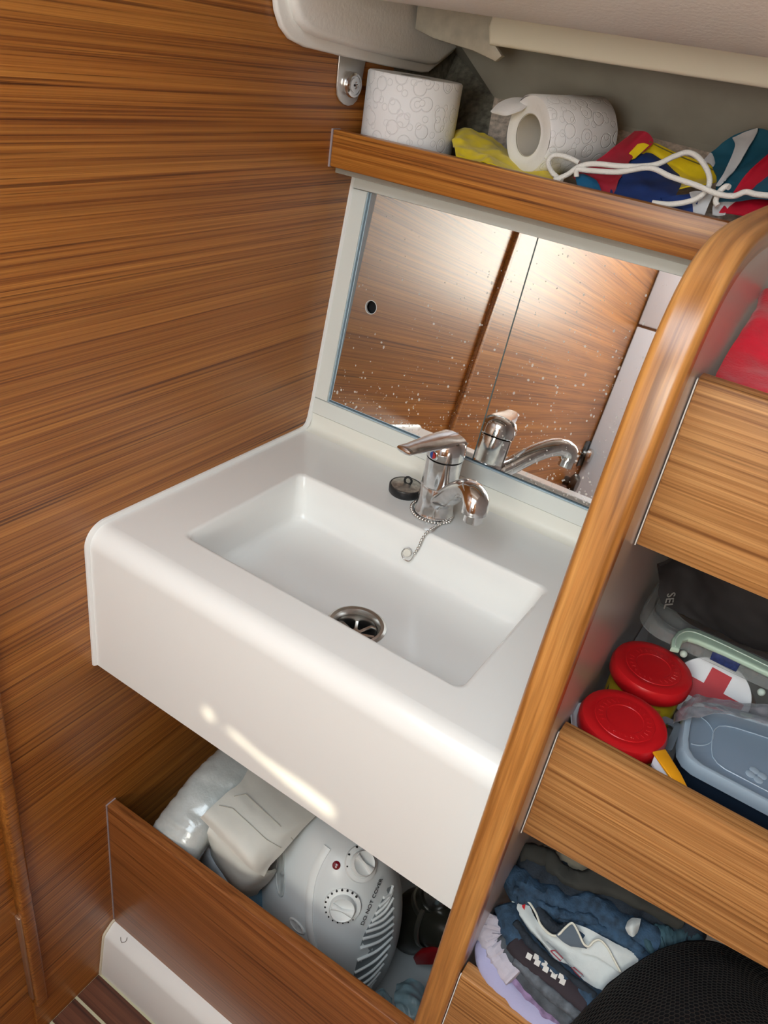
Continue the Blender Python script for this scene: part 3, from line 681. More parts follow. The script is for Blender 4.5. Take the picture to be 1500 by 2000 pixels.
g = [[at(1035, 193, Y=0.500), at(1005, 190, Y=0.498), at(975, 200, Y=0.498), at(958, 217, Y=0.498)], [at(1030, 205, Y=0.480), at(1003, 206, Y=0.480), at(980, 216, Y=0.482), at(959, 219, Y=0.496)], [at(1018, 215, Y=0.470), at(1000, 222, Y=0.472), at(985, 226, Y=0.478), at(962, 221, Y=0.494)]]
obj('loose_sheet', sheet(g, 16, 10, 0.0006, 60, 3, 0.0006), 'tissue_plain', t2)

# ---------------------------------------------------------------- cloths and flags on the shelf
mat('flag_yellow', (0.80, 0.60, 0.004), 0.7, var=0.12, vscale=40, sheen=0.2)
mat('flag_red', (0.42, 0.010, 0.035), 0.65, var=0.15, vscale=40, sheen=0.2)
mat('flag_red_b', (0.50, 0.008, 0.03), 0.5, var=0.12, vscale=30)
mat('flag_blue', (0.015, 0.045, 0.20), 0.65, var=0.2, vscale=30)
mat('flag_teal', (0.015, 0.105, 0.17), 0.6, var=0.15, vscale=30)
mat('flag_white', (0.62, 0.63, 0.66), 0.7)
mat('cord_white', (0.80, 0.78, 0.74), 0.75, bump=0.5, bscale=900)
def G(rows): return [[at(p[0], p[1], Y=p[2]) for p in r] for r in rows]
yc = sheet(G([[(880, 262, .52), (905, 250, .535), (945, 262, .545), (990, 285, .55), (1040, 310, .55), (1090, 335, .54)],
              [(885, 285, .47), (905, 275, .49), (945, 282, .50), (985, 302, .50), (1040, 328, .495), (1095, 348, .49)],
              [(890, 303, .445), (912, 302, .450), (940, 300, .455), (985, 322, .455), (1040, 342, .45), (1100, 358, .445)],
              [(895, 330, .425), (915, 318, .43), (950, 318, .43), (990, 336, .43), (1040, 352, .43), (1110, 372, .425)]]), 60, 34, 0.0055, 34, 4, 0.0012)
tag(obj('yellow_cloth', yc, 'flag_yellow'), 'crumpled yellow cloth spread under the lying toilet roll', 'cloth')
fg = thing('signal_flag', 'crumpled red, blue and yellow signal flag behind the teak fiddle', 'flag', at(1240, 330, Y=0.47))
obj('red_panel', sheet(G([[(1240, 256, .52), (1262, 258, .535), (1276, 278, .53), (1250, 300, .52)],
                          [(1205, 285, .50), (1225, 290, .515), (1235, 305, .51), (1225, 320, .50)],
                          [(1150, 322, .465), (1190, 330, .47), (1205, 345, .47), (1205, 360, .455)],
                          [(1120, 345, .44), (1150, 365, .44), (1175, 375, .44), (1195, 385, .432)]]), 26, 26, 0.003, 25, 6, 0.0012), 'flag_red', fg)
obj('blue_panel', sheet(G([[(1225, 310, .52), (1260, 300, .535), (1300, 318, .54), (1335, 350, .53)],
                           [(1205, 335, .49), (1250, 330, .50), (1300, 345, .505), (1330, 362, .50)],
                           [(1195, 360, .455), (1240, 372, .455), (1290, 380, .455), (1320, 385, .45)],
                           [(1190, 385, .43), (1230, 395, .43), (1280, 405, .43), (1330, 418, .425)]]), 30, 24, 0.004, 25, 9, 0.0012), 'flag_blue', fg)
ye = obj('yellow_panel', sheet(G([[(1258, 272, .535), (1285, 284, .54), (1325, 302, .54), (1372, 316, .53), (1420, 338, .515)],
                             [(1250, 290, .53), (1285, 305, .545), (1325, 325, .545), (1365, 335, .53), (1412, 346, .512)],
                             [(1300, 350, .53), (1330, 348, .53), (1350, 350, .53), (1375, 350, .52), (1402, 352, .508)],
                             [(1285, 362, .50), (1310, 368, .49), (1340, 364, .495), (1365, 360, .50), (1390, 358, .502)]]), 34, 22, 0.002, 30, 12, 0.0014), 'flag_yellow', fg)
obj('hem_seam', tube(curve([at(1268, 276, Y=.528), at(1290, 288, Y=.532), at(1330, 306, Y=.532), at(1370, 322, Y=.522), at(1416, 341, Y=.508)], 30), 0.0007, 5), mat('seam_dark', (0.16, 0.13, 0.02), 0.8), ye)
obj('yellow_hem', sheet(G([[(1245, 282, .522), (1258, 280, .524), (1268, 284, .526)], [(1228, 300, .512), (1240, 300, .514), (1250, 300, .516)], [(1222, 312, .508), (1230, 312, .508), (1240, 308, .51)]]), 10, 10, 0.001, 40, 2, 0.001), 'flag_yellow', fg)
bc_ = sheet(G([[(1122, 342, .437), (1140, 340, .44), (1165, 352, .44)], [(1125, 352, .432), (1145, 350, .434), (1172, 364, .434)], [(1130, 372, .424), (1150, 376, .424), (1180, 386, .424)]]), 14, 12, 0.0015, 40, 3, 0.0012)
tag(obj('blue_cloth', bc_, mat('cloth_blue', (0.01, 0.10, 0.22), 0.4)), 'small glossy blue cloth corner poking over the fiddle below the cord', 'cloth')
tl_ = thing('teal_flag', 'dark teal and white striped flag bunched behind the cord', 'flag', at(1420, 330, Y=0.47))
obj('teal_panel', sheet(G([[(1385, 300, .53), (1430, 268, .55), (1475, 250, .555), (1510, 258, .555), (1560, 280, .55)],
                           [(1392, 325, .51), (1430, 305, .53), (1470, 290, .54), (1510, 290, .54), (1560, 310, .53)],
                           [(1400, 350, .48), (1420, 345, .49), (1450, 335, .50), (1500, 325, .50), (1560, 340, .49)],
                           [(1395, 395, .44), (1415, 395, .44), (1440, 395, .44), (1480, 390, .44), (1560, 390, .44)]]), 34, 26, 0.003, 25, 14, 0.0012), 'flag_teal', tl_)
obj('white_stripe', sheet(G([[(1430, 268, .538), (1455, 256, .542), (1480, 250, .546)], [(1436, 285, .522), (1455, 280, .53), (1476, 262, .538)], [(1418, 330, .49), (1428, 330, .495), (1440, 325, .50)], [(1398, 362, .462), (1406, 362, .464), (1416, 352, .47)]]), 14, 24, 0.0015, 40, 5, 0.001), 'flag_white', tl_)
obj('white_corner', sheet(G([[(1380, 305, .525), (1390, 298, .528), (1398, 320, .52)], [(1370, 318, .515), (1385, 318, .516), (1398, 335, .505)]]), 8, 8, 0.001, 40, 8, 0.001), 'flag_white', tl_)
obj('white_corner', sheet(G([[(1346, 375, .45), (1368, 372, .452), (1395, 378, .45)], [(1352, 395, .437), (1368, 392, .438), (1386, 395, .437)], [(1354, 418, .425), (1366, 420, .425), (1376, 420, .425)]]), 12, 12, 0.002, 40, 11, 0.001), 'flag_white', tl_)
obj('white_corner', sheet(G([[(1405, 385, .449), (1425, 378, .452), (1450, 385, .45)], [(1393, 400, .437), (1412, 402, .438), (1425, 402, .437)], [(1392, 418, .425), (1402, 420, .425), (1415, 416, .425)]]), 12, 12, 0.002, 40, 17, 0.001), 'flag_white', tl_)
obj('navy_panel', sheet(G([[(1290, 385, .447), (1330, 380, .452), (1372, 372, .456)], [(1300, 400, .436), (1335, 402, .436), (1362, 400, .436)], [(1300, 425, .424), (1335, 430, .424), (1362, 430, .424)]]), 18, 14, 0.002, 40, 21, 0.001), 'flag_blue', tl_)
rc = sheet(G([[(1505, 298, .50), (1540, 290, .52), (1600, 300, .52)], [(1462, 335, .475), (1500, 330, .49), (1600, 330, .49)], [(1430, 378, .452), (1480, 378, .46), (1600, 380, .46)], [(1405, 412, .428), (1450, 420, .428), (1600, 450, .428)]]), 30, 26, 0.004, 18, 23, 0.0015)
tag(obj('red_cloth', rc, 'flag_red_b'), 'smooth crimson cloth bunched at the partition end of the shelf', 'cloth')
cd = NB()
for pts in ([(1131, 318, .445), (1108, 307, .445), (1083, 303, .442), (1071, 316, .438), (1078, 336, .432), (1097, 353, .425)],
            [(1082, 352, .424), (1108, 341, .428), (1130, 326, .43), (1160, 320, .432), (1220, 325, .434), (1278, 322, .44), (1318, 305, .45), (1345, 298, .455), (1368, 312, .45), (1385, 343, .44), (1381, 370, .432), (1356, 390, .426), (1312, 399, .421), (1274, 396, .42)],
            [(1126, 345, .428), (1128, 331, .428), (1150, 333, .429), (1208, 336, .43), (1268, 328, .431), (1310, 345, .428), (1360, 362, .425), (1400, 378, .423), (1432, 383, .421), (1456, 375, .421), (1480, 380, .421), (1530, 384, .42)],
            [(1424, 366, .43), (1418, 364, .432), (1406, 374, .430), (1398, 392, .426), (1402, 402, .424)]):
    tube(curve([at(p[0], p[1], Y=p[2]) for p in pts], 12 * len(pts)), 0.0029, 10, bm=cd)
tag(obj('braided_rope', cd, 'cord_white'), 'loose white braided cord looped over the flags', 'cord')
bkc = sheet(G([[(905, 305, .46), (930, 300, .462), (960, 315, .46)], [(905, 320, .45), (930, 316, .45), (960, 330, .45)]]), 10, 8, 0.001, 30, 2, 0.001)  # black sheet put in as the shade of the gap
tag(obj('gap_shade', bkc, 'black'), 'dark sheet standing in for shade in the gap beneath the yellow cloth', 'cloth')

# red garment in the upper locker
rg = sheet(G([[(1478, 575, .22), (1495, 560, .22), (1530, 560, .22), (1600, 560, .22)], [(1476, 605, .19), (1490, 600, .19), (1530, 600, .20), (1600, 610, .20)],
              [(1455, 640, .16), (1480, 628, .165), (1530, 640, .17), (1600, 650, .17)], [(1420, 690, .125), (1455, 690, .13), (1520, 700, .135), (1600, 720, .135)],
              [(1395, 738, .085), (1430, 742, .085), (1500, 760, .085), (1600, 800, .085)], [(1385, 790, .066), (1430, 800, .066), (1500, 815, .066), (1600, 850, .066)]]), 40, 40, 0.005, 22, 31, 0.002)
tag(obj('red_garment', rg, mat('garment_red', (0.60, 0.004, 0.028), 0.8, var=0.12, vscale=60, bump=0.3, bscale=400, sheen=0.3)), 'bright red garment stuffed in the upper locker', 'garment')

# ---------------------------------------------------------------- middle locker contents
mat('lid_red', (0.52, 0.008, 0.012), 0.33, bump=0.05, bscale=300)
def labelm():
    m = mat('jar_label', (0.5, 0.3, 0.05), 0.35); nt = m.node_tree; L = nt.links.new; b = nt.nodes['Principled BSDF']
    tc = nt.nodes.new('ShaderNodeTexCoord'); n = nt.nodes.new('ShaderNodeTexVoronoi'); n.inputs['Scale'].default_value = 70; n.feature = 'F1'
    mp = nt.nodes.new('ShaderNodeMapping'); mp.inputs['Scale'].default_value = (1, 1, 0.35); L(tc.outputs['Object'], mp.inputs['Vector']); L(mp.outputs['Vector'], n.inputs['Vector'])
    r = nt.nodes.new('ShaderNodeValToRGB'); r.color_ramp.interpolation = 'CONSTANT'; e = r.color_ramp.elements
    for _ in range(3): e.new(0.5)
    for el, p, c in zip(e, (0, .25, .45, .65, .85), ((.55, .38, .02), (.35, .04, .015), (.05, .05, .05), (.45, .16, .03), (.6, .5, .05))): el.position = p; el.color = (*c, 1)
    sx = nt.nodes.new('ShaderNodeSeparateColor'); L(n.outputs['Color'], sx.inputs[0]); L(sx.outputs[0], r.inputs['Fac']); L(r.outputs['Color'], b.inputs['Base Color'])
labelm()
ZS = 0.157
for k_, (jx, jy, lab) in enumerate(((0.608, 0.070, 'orange labelled jar with red screw lid just behind the teak front board'), (0.608, 0.1575, 'orange labelled jar with red screw lid farther back beside the first-aid disc'))):
    zt = 0.2705; r = 0.0378
    j = thing('jar', lab, 'jar', (jx, jy, ZS), 'red lidded jars in the middle locker')
    obj('jar_body', lathe([(0, 0), (0.031, 0), (0.0335, 0.004), (0.0335, 0.085), (0.030, 0.092), (0.030, 0.10), (0, 0.10)], (jx, jy, ZS), (0, 0, 1), 40), 'jar_label', j)
    ld_ = obj('lid', lathe([(0.030, -0.018), (r - 0.002, -0.018), (r, -0.015), (r + 0.0004, -0.006), (r - 0.0015, -0.0018), (r - 0.006, 0.0), (r - 0.010, -0.0004), (0.026, -0.0008), (0.0255, -0.0003), (0.0165, -0.0003), (0.016, -0.0008), (0, -0.0008)], (jx, jy, zt), (0, 0, 1), 56), 'lid_red', j)
    b = NB(); random.seed(k_)
    for q_ in range(26):
        a = 2 * math.pi * q_ / 26 + k_
        if q_ % 9 == 8: continue
        for dr_, hh in ((0.021, 0.0016),):
            c = V(jx + dr_ * math.cos(a), jy + dr_ * math.sin(a), zt - 0.0003); t_ = V(-math.sin(a), math.cos(a), 0); n_ = V(math.cos(a), math.sin(a), 0)
            w_ = random.uniform(0.0008, 0.0016)
            tube([c - t_ * w_ * random.random() - n_ * 0.0018, c + n_ * 0.0018], 0.00035, 5, bm=b); tube([c - t_ * w_, c + t_ * w_ * 0.6 + n_ * random.uniform(-1, 1) * 0.0015], 0.0003, 5, bm=b)
    e_ = obj('embossing', b, 'lid_red', ld_)

# clear storage box with mint clip handle
mat('clear_plastic', (0.30, 0.33, 0.33), 0.12, alpha=0.30, coat=0.6)
mat('clear_rim', (0.42, 0.46, 0.46), 0.12, alpha=0.38, coat=0.7)
bxz = 0.288
bx = thing('storage_box', 'clear plastic storage box with mint green carrying handle at the back of the locker', 'box', (0.70, 0.28, ZS))
def ol(z, off=0.0, r=0.03, x0=0.5735, x1=0.84, y0=0.196, y1=0.42): return [V(x, y_, z) for x, y_ in rrect((x0 + x1) / 2, (y0 + y1) / 2, (x1 - x0) / 2 - off, (y1 - y0) / 2 - off, r, 8)]
obj('box_body', loops([ol(bxz - 0.010, 0.010), ol(ZS + 0.004, 0.022), ol(ZS + 0.002, 0.026)], cap1=True), 'clear_plastic', bx)
obj('box_lid', loops([ol(bxz - 0.014, 0.001), ol(bxz - 0.014, -0.0), ol(bxz - 0.002, 0.0), ol(bxz, 0.002), ol(bxz, 0.008), ol(bxz - 0.003, 0.010), ol(bxz - 0.003, 0.014), ol(bxz + 0.001, 0.018), ol(bxz + 0.001, 0.024), ol(bxz - 0.004, 0.027)]), 'clear_rim', bx)
hpz = bxz + 0.004
ho = [(1311, 1264), (1313, 1246), (1324, 1231), (1342, 1224), (1368, 1229), (1420, 1252), (1500, 1290), (1600, 1337), (1600, 1362), (1500, 1313), (1420, 1275), (1364, 1251), (1346, 1246), (1335, 1250), (1328, 1268)]
mint = mat('mint', (0.46, 0.62, 0.50), 0.35)
hh_ = obj('handle', poly([at(x, y_, Z=hpz + 0.004) for x, y_ in ho], (0, 0, -0.006), 0.0022, 3), mint, bx)
obj('handle_groove', tube(curve([at(x, y_, Z=hpz + 0.0042) for x, y_ in ((1319, 1262), (1321, 1247), (1330, 1237), (1344, 1233), (1366, 1238), (1420, 1262), (1500, 1301))], 40), 0.0006, 6), mat('mint_pale', (0.60, 0.72, 0.64), 0.3), hh_)
for px, py in ((1335, 1277), (1487, 1352)):
    obj('clip_knob', ball(at(px, py, Y=0.192), 0.0036, seg=12), mat('mint_pale', (0.60, 0.72, 0.64), 0.3), hh_)
for px, py in ((1363, 1249), (1494, 1311)):
    obj('handle_lug', ball(at(px, py, Z=hpz), 0.004, seg=8, sc=(1.3, 0.8, 0.6)), mint, hh_)
bl = [at(1393, 1270, Y=0.194), at(1447, 1296, Y=0.194), at(1437, 1313, Y=0.193), at(1386, 1288, Y=0.193)]
obj('blue_sticker', poly(bl, (0, 0.002, 0), 0.0005), mat('navy_tape', (0.02, 0.035, 0.13), 0.5, var=0.4, vscale=300), bx)
ct = NB(); random.seed(8)
for k_ in range(26):
    ball(V(random.uniform(0.62, 0.80), random.uniform(0.205, 0.24), random.uniform(ZS + 0.02, 0.27)), random.uniform(0.006, 0.014), bm=ct, seg=8)
o = tag(obj('box_contents', ct, mat('contents', (0.16, 0.12, 0.10), 0.5, var=0.6, vscale=80)), 'small brown packets inside the clear storage box', 'packets', kind='stuff')
# dark bag lying on the box
def Z(rows): return [[at(p[0], p[1], Z=p[2]) for p in r] for r in rows]
db = sheet(Z([[(1290, 1105, .345), (1340, 1080, .36), (1430, 1100, .37), (1620, 1170, .37)], [(1286, 1130, .315), (1340, 1120, .335), (1420, 1150, .345), (1620, 1240, .35)],
              [(1284, 1160, .300), (1340, 1170, .308), (1420, 1205, .315), (1620, 1300, .32)], [(1292, 1180, .293), (1350, 1208, .293), (1420, 1238, .293), (1620, 1330, .293)]]), 44, 32, 0.006, 22, 41, 0.003)
dhit = caster(db)
dbt = thing('black_bag', 'crumpled black fabric bag lying on the clear storage box', 'bag', at(1400, 1200, Y=0.30))
obj('bag_fabric', db, mat('bag_black', (0.018, 0.016, 0.017), 0.75, var=0.2), dbt)
p_, n_ = dhit(1314, 1172, 0.006)
obj('bag_print', letters('SEL', 0.0135, basis(p_, V(0.15, -0.75, -0.4), n_.cross(V(0.15, -0.75, -0.4)))), mat('print_grey', (0.30, 0.29, 0.27), 0.6), dbt, 0)
# first-aid disc
dc = at(1388, 1354, Y=0.190); dX = V(1, 0.03, -0.10).normalized(); dY = V(0.08, 0.60, 0.80); dY = (dY - dX * dY.dot(dX)).normalized(); dN = dX.cross(dY)
if dN.dot(EYE - dc) < 0: dN = -dN
fa = thing('first_aid_disc', 'round white first-aid disc with a red cross', 'first-aid disc', dc)
obj('disc', lathe([(0, 0.0), (0.0335, 0.0), (0.034, -0.001), (0.0335, -0.002), (0, -0.002)], dc, dN, 48, sx=1.08), mat('disc_white', (0.72, 0.74, 0.77), 0.45), fa)
a_, c_ = 0.0085, 0.026
cr_ = [(-a_, -c_), (a_, -c_), (a_, -a_), (c_, -a_), (c_, a_), (a_, a_), (a_, c_), (-a_, c_), (-a_, a_), (-c_, a_), (-c_, -a_), (-a_, -a_)]
obj('red_cross', poly([dc + dX * x * 1.15 + dY * (y_ - 0.003) + dN * 0.0003 for x, y_ in cr_], dN * 0.0004), mat('cross_red', (0.45, 0.01, 0.02), 0.5), fa, 0)
# clear film packet
fp = sheet(G([[(1335, 1370, .15), (1360, 1355, .155), (1400, 1362, .155), (1500, 1378, .155), (1600, 1395, .155)], [(1325, 1392, .13), (1345, 1375, .135), (1400, 1378, .14), (1500, 1392, .145), (1600, 1410, .145)], [(1315, 1415, .11), (1345, 1400, .11), (1400, 1395, .125), (1500, 1410, .13), (1600, 1430, .13)]]), 34, 18, 0.004, 45, 51, 0.0006)
tag(obj('film_packet', fp, mat('film', (0.30, 0.30, 0.33), 0.08, alpha=0.5, coat=1.0, var=0.5, vscale=60)), 'crinkled clear film packet wedged behind the milky lid', 'packet')
# food container with milky lid
zc = 0.262
co = [(.6730, .0690), (.6640, .0725), (.6575, .0800), (.6540, .0920), (.6515, .1080), (.6495, .1240), (.6498, .1350), (.6525, .1455), (.6590, .1530), (.6690, .1590), (.6900, .1665), (.7400, .1820), (.8000, .1980), (.8400, .2030), (.8550, .1980), (.8600, .1830), (.8600, .0880), (.8560, .0750), (.8450, .0690)]
cpts = [V(x, y_, 0) for x, y_ in co]; cpts = [p for i in range(len(cpts)) for p in (cpts[i], (cpts[i] + cpts[(i + 1) % len(cpts)]) / 2)]
cc_ = V(0.75, 0.115, 0)
def sc(f, z, d=0.0): return [V(cc_.x + (p.x - cc_.x) * (1 - d / 0.105), cc_.y + (p.y - cc_.y) * (1 - d / 0.066), z) for p in cpts]
fc = thing('food_container', 'dark food container with milky blue plastic lid behind the teak board', 'container', (0.75, 0.115, ZS))
obj('container_body', loops([sc(1, zc - 0.012, 0.003), sc(1, ZS + 0.006, 0.014), sc(1, ZS + 0.003, 0.018)], cap1=True), mat('navy_plastic', (0.012, 0.022, 0.04), 0.3), fc)
lid_m = mat('milky', (0.36, 0.47, 0.60), 0.22, alpha=0.62, coat=0.4); rim_m = mat('milky_rim', (0.40, 0.50, 0.60), 0.2, alpha=0.85, coat=0.4)
cl = obj('container_lid', loops([sc(1, zc - 0.012, -0.0005), sc(1, zc - 0.003, 0.0), sc(1, zc, 0.0015), sc(1, zc + 0.0004, 0.004), sc(1, zc - 0.0002, 0.0065), sc(1, zc - 0.004, 0.008)]), rim_m, fc)
obj('lid_panel', loops([sc(1, zc - 0.004, 0.0078), sc(1, zc - 0.0045, 0.0085), sc(1, zc - 0.0045, 0.03)], cap1=True), lid_m, cl)
obj('lid_rib', tube([p + V(0.004, 0, 0) for p in sc(1, zc - 0.0038, 0.024)], 0.0006, 6, closed=True), rim_m, cl)
obj('lid_rib', tube([V(0.6600 + 0.018 * math.cos(a), 0.115 + 0.020 * math.sin(a), zc - 0.0040) for a in (math.radians(d_) for d_ in range(-80, 81, 8))], 0.0005, 6), rim_m, cl)
b = NB()
for a in range(4): ball(V(0.718, 0.098, zc - 0.004) + V(0.005 * math.cos(a * 1.57 + .5), 0.005 * math.sin(a * 1.57 + .5), 0), 0.0042, bm=b, seg=10, sc=(1, 1, 0.2))
obj('lid_mark', b, rim_m, cl)
obj('food_content', box(0.675, 0.84, 0.088, 0.160, ZS + 0.010, 0.232, 0.01, 3), mat('content_blue', (0.045, 0.075, 0.14), 0.6, var=0.4, vscale=25), fc)
b = loops([[V(x, y_, z) for x, y_ in rrect(0.6430, 0.100, 0.009, 0.020, 0.004, 5)] for z in (0.2505, 0.2525)] + [[V(x, y_, z) for x, y_ in rrect(0.6423, 0.100, 0.0035, 0.0135, 0.003, 5)] for z in (0.2525, 0.2505)])
obj('lid_tab', b, mat('tab_grey', (0.13, 0.15, 0.17), 0.3), cl)
# orange stick pack
ow = thing('tube_box', 'narrow orange and white carton beside the red lidded jar', 'carton', at(1310, 1505, Z=0.265))
oq = [at(1276, 1467, Z=0.272), at(1300, 1462, Z=0.272), at(1330, 1510, Z=0.271), at(1349, 1548, Z=0.270), at(1334, 1552, Z=0.270)]
obj('orange_face', poly(oq, (0, 0, -0.003), 0.0008), mat('orange', (0.70, 0.30, 0.01), 0.35, var=0.08, vscale=60), ow)
wq = [at(1279, 1474, Z=0.2685), at(1302, 1502, Z=0.268), at(1326, 1552, Z=0.266), at(1296, 1530, Z=0.262), at(1273, 1490, Z=0.264)]
obj('white_face', poly(wq, (0, 0, -0.003), 0.0006), mat('carton_white', (0.62, 0.62, 0.66), 0.4), ow)
wp = sheet(G([[(1115, 1390, .060), (1122, 1375, .075), (1150, 1370, .080)], [(1118, 1425, .045), (1130, 1425, .052), (1160, 1430, .052)], [(1130, 1470, .036), (1150, 1480, .036), (1170, 1480, .036)]]), 12, 12, 0.001, 40, 60, 0.001)
tag(obj('white_packet', wp, 'flag_white'), 'white paper packet squeezed between jar and partition', 'packet')

# ---------------------------------------------------------------- lower locker: clothes and net bag
CP, CN = V(0.6, -0.01, -0.022), V(0, -0.447, 0.894)
def C(px, py, up=0.0): return atp(px, py, CP + CN * up, CN)
def garment(name, label, m, pts, hw, hd, up=0.0, wrk=0.003, freq=30, seed=1, cat='garment', **k):
    b = fold([C(x, y_, up) for x, y_ in pts], CN, hw, hd, wrk, freq, seed, **k)
    return tag(obj(name, b, m), label, cat, 'clothes in the lower locker')
mat('denim', (0.020, 0.048, 0.088), 0.85, var=0.5, vscale=120, bump=0.4, bscale=500)
mat('denim_dark', (0.011, 0.018, 0.028), 0.85, var=0.4, vscale=60, bump=0.4, bscale=500)
mat('lavender', (0.34, 0.34, 0.52), 0.85, var=0.06, bump=0.2, bscale=600)
mat('lilac_grey', (0.44, 0.42, 0.49), 0.85, var=0.10, vscale=40, bump=0.2, bscale=600)
mat('plaid', (0.17, 0.12, 0.22), 0.85, var=0.5, vscale=110)
mat('charcoal', (0.055, 0.065, 0.078), 0.85, var=0.6, vscale=60, bump=0.4, bscale=500)
mat('lining_white', (0.52, 0.56, 0.56), 0.85, var=0.07, vscale=40, bump=0.2, bscale=400)
mat('navy_cloth', (0.012, 0.022, 0.06), 0.9, var=0.2)
mat('olive', (0.035, 0.036, 0.032), 0.9, var=0.3)
garment('folded_cloth', 'dark navy cloth at the bottom of the clothes pile', 'navy_cloth', [(940, 1850), (1050, 1860), (1200, 1870), (1400, 1930)], 0.035, 0.012, up=-0.03, steps=30)
garment('folded_shirt', 'lavender shirt folded along the locker board', 'lavender', [(985, 1815), (952, 1850), (958, 1895), (1000, 1945), (1050, 1990), (1110, 2040)], 0.0115, 0.012, up=-0.004, wrk=0.0022, seed=3)
garment('folded_shirt', 'pale lilac grey shirt with crumpled collar above the lavender one', 'lilac_grey', [(970, 1790), (962, 1830), (985, 1865), (1015, 1905)], 0.0150, 0.012, up=0.004, wrk=0.0045, freq=45, seed=5)
garment('folded_shirt', 'purple plaid shirt edge between lavender and charcoal folds', 'plaid', [(995, 1890), (1035, 1935), (1080, 1985), (1130, 2040)], 0.010, 0.010, up=-0.001, seed=7)
garment('folded_trousers', 'charcoal trousers with pale print folded in the pile', 'charcoal', [(985, 1820), (1020, 1880), (1080, 1945), (1140, 1995), (1190, 2040)], 0.0150, 0.012, up=0.004, wrk=0.0018, seed=9)
ck = thing('checked_garment', 'dark garment with a white checked band in the pile', 'garment', C(1060, 1890), 'clothes in the lower locker')
kb = fold([C(x, y_, 0.017) for x, y_ in ((1000, 1835), (1035, 1875), (1090, 1915), (1150, 1965))], CN, 0.010, 0.008, 0.001, 30, 11); kh = caster(kb)
obj('fabric', kb, mat('maroon_black', (0.022, 0.016, 0.022), 0.85, var=0.3), ck)
b = NB(); random.seed(3)
for i in range(9):
    for j_ in range(2):
        if (i + j_) % 2: continue
        px, py = 1033 + i * 8.2 + j_ * 6, 1868 + i * 6.2 - j_ * 4
        p_, n_ = kh(px, py, 0.0006); e1 = V(1, 0.1, -0.1); e1 = (e1 - n_ * e1.dot(n_)).normalized(); e2 = n_.cross(e1)
        poly([p_ + e1 * a * 0.0026 + e2 * c * 0.0026 for a, c in ((-1, -1), (1, -1), (1, 1), (-1, 1))], n_ * 0.0003, bm=b)
o = obj('check_squares', b, mat('check_white', (0.6, 0.6, 0.58), 0.8), ck, 0); o['kind'] = 'stuff'
garment('folded_jeans', 'thin dark blue jeans fold between the checked band and the white lining', 'denim_dark', [(1003, 1800), (1040, 1848), (1098, 1898), (1165, 1950)], 0.0045, 0.010, up=0.017, wrk=0.002, freq=60, seed=51)
garment('folded_trousers', 'narrow slate grey trouser fold along the charcoal pair', mat('slate', (0.085, 0.10, 0.12), 0.85, var=0.5, vscale=110), [(1005, 1870), (1050, 1918), (1105, 1965), (1160, 2010)], 0.0055, 0.008, up=0.015, wrk=0.0015, freq=50, seed=53)
garment('folded_jeans', 'blue jeans with frayed outer fold around the white lining', 'denim', [(985, 1765), (1000, 1810), (1040, 1862), (1100, 1915), (1160, 1960), (1200, 1990)], 0.0125, 0.014, up=0.010, wrk=0.0035, freq=50, seed=13)
jn = thing('lined_jeans', 'blue jeans opened to show white lining and red tag', 'jeans', C(1100, 1800), 'clothes in the lower locker')
obj('denim_top', fold([C(x, y_, 0.016) for x, y_ in ((985, 1735), (1010, 1728), (1050, 1745), (1100, 1775), (1160, 1785), (1230, 1815), (1290, 1850))], CN, 0.0160, 0.014, 0.005, 40, 17), 'denim', jn)
obj('denim_side', fold([C(x, y_, 0.018) for x, y_ in ((1115, 1830), (1170, 1818), (1230, 1845), (1265, 1885))], CN, 0.008, 0.010, 0.003, 40, 19), 'denim', jn)
def CG(rows): return [[C(*p) for p in r] for r in rows]
ls = sheet(CG([[(1000, 1750, .018), (1030, 1760, .020), (1050, 1800, .020), (1085, 1828, .020), (1150, 1845, .020), (1200, 1850, .020), (1250, 1870, .018)],
               [(1000, 1765, .020), (1030, 1785, .022), (1060, 1825, .020), (1100, 1855, .016), (1150, 1870, .016), (1195, 1880, .020), (1240, 1885, .018)],
               [(1005, 1782, .018), (1035, 1812, .022), (1075, 1855, .022), (1115, 1885, .018), (1155, 1900, .016), (1190, 1905, .018), (1215, 1905, .016)],
               [(1015, 1795, .012), (1045, 1830, .016), (1085, 1875, .018), (1125, 1905, .018), (1155, 1925, .016), (1175, 1935, .014), (1185, 1938, .012)]]), 60, 36, 0.0022, 42, 61, 0.001)
lh = caster(ls)
obj('white_lining', ls, 'lining_white', jn)
def stripe(name, pts, r, m, parent):
    obj(name, tube([lh(x, y_, 0.0014)[0] for x, y_ in pts], r, 6), m, parent)
stripe('waist_seam', [(1040 + i * 6, 1838 + i * 5.0) for i in range(20)], 0.0004, mat('seam_grey', (0.2, 0.23, 0.26), 0.8), jn)
stripe('waist_seam', [(1066, 1840), (1085, 1858), (1110, 1885), (1140, 1908)], 0.0004, 'seam_grey', jn)
for q_ in ([(1076, 1857), (1083, 1858), (1098, 1873), (1094, 1876), (1076, 1857)], [(1114, 1890), (1120, 1890), (1138, 1905), (1133, 1909), (1114, 1890)]):
    stripe('red_outline', q_, 0.0005, mat('outline_red', (0.30, 0.03, 0.05), 0.7), jn)
p_, n_ = lh(1027, 1762, 0.002); 
obj('red_tag', poly([lh(x, y_, 0.004)[0] for x, y_ in ((1019, 1756), (1028, 1755), (1036, 1769), (1026, 1770))], n_ * 0.0006), mat('tag_red', (0.50, 0.01, 0.02), 0.6), jn)
cream = mat('hem_cream', (0.62, 0.62, 0.54), 0.8)
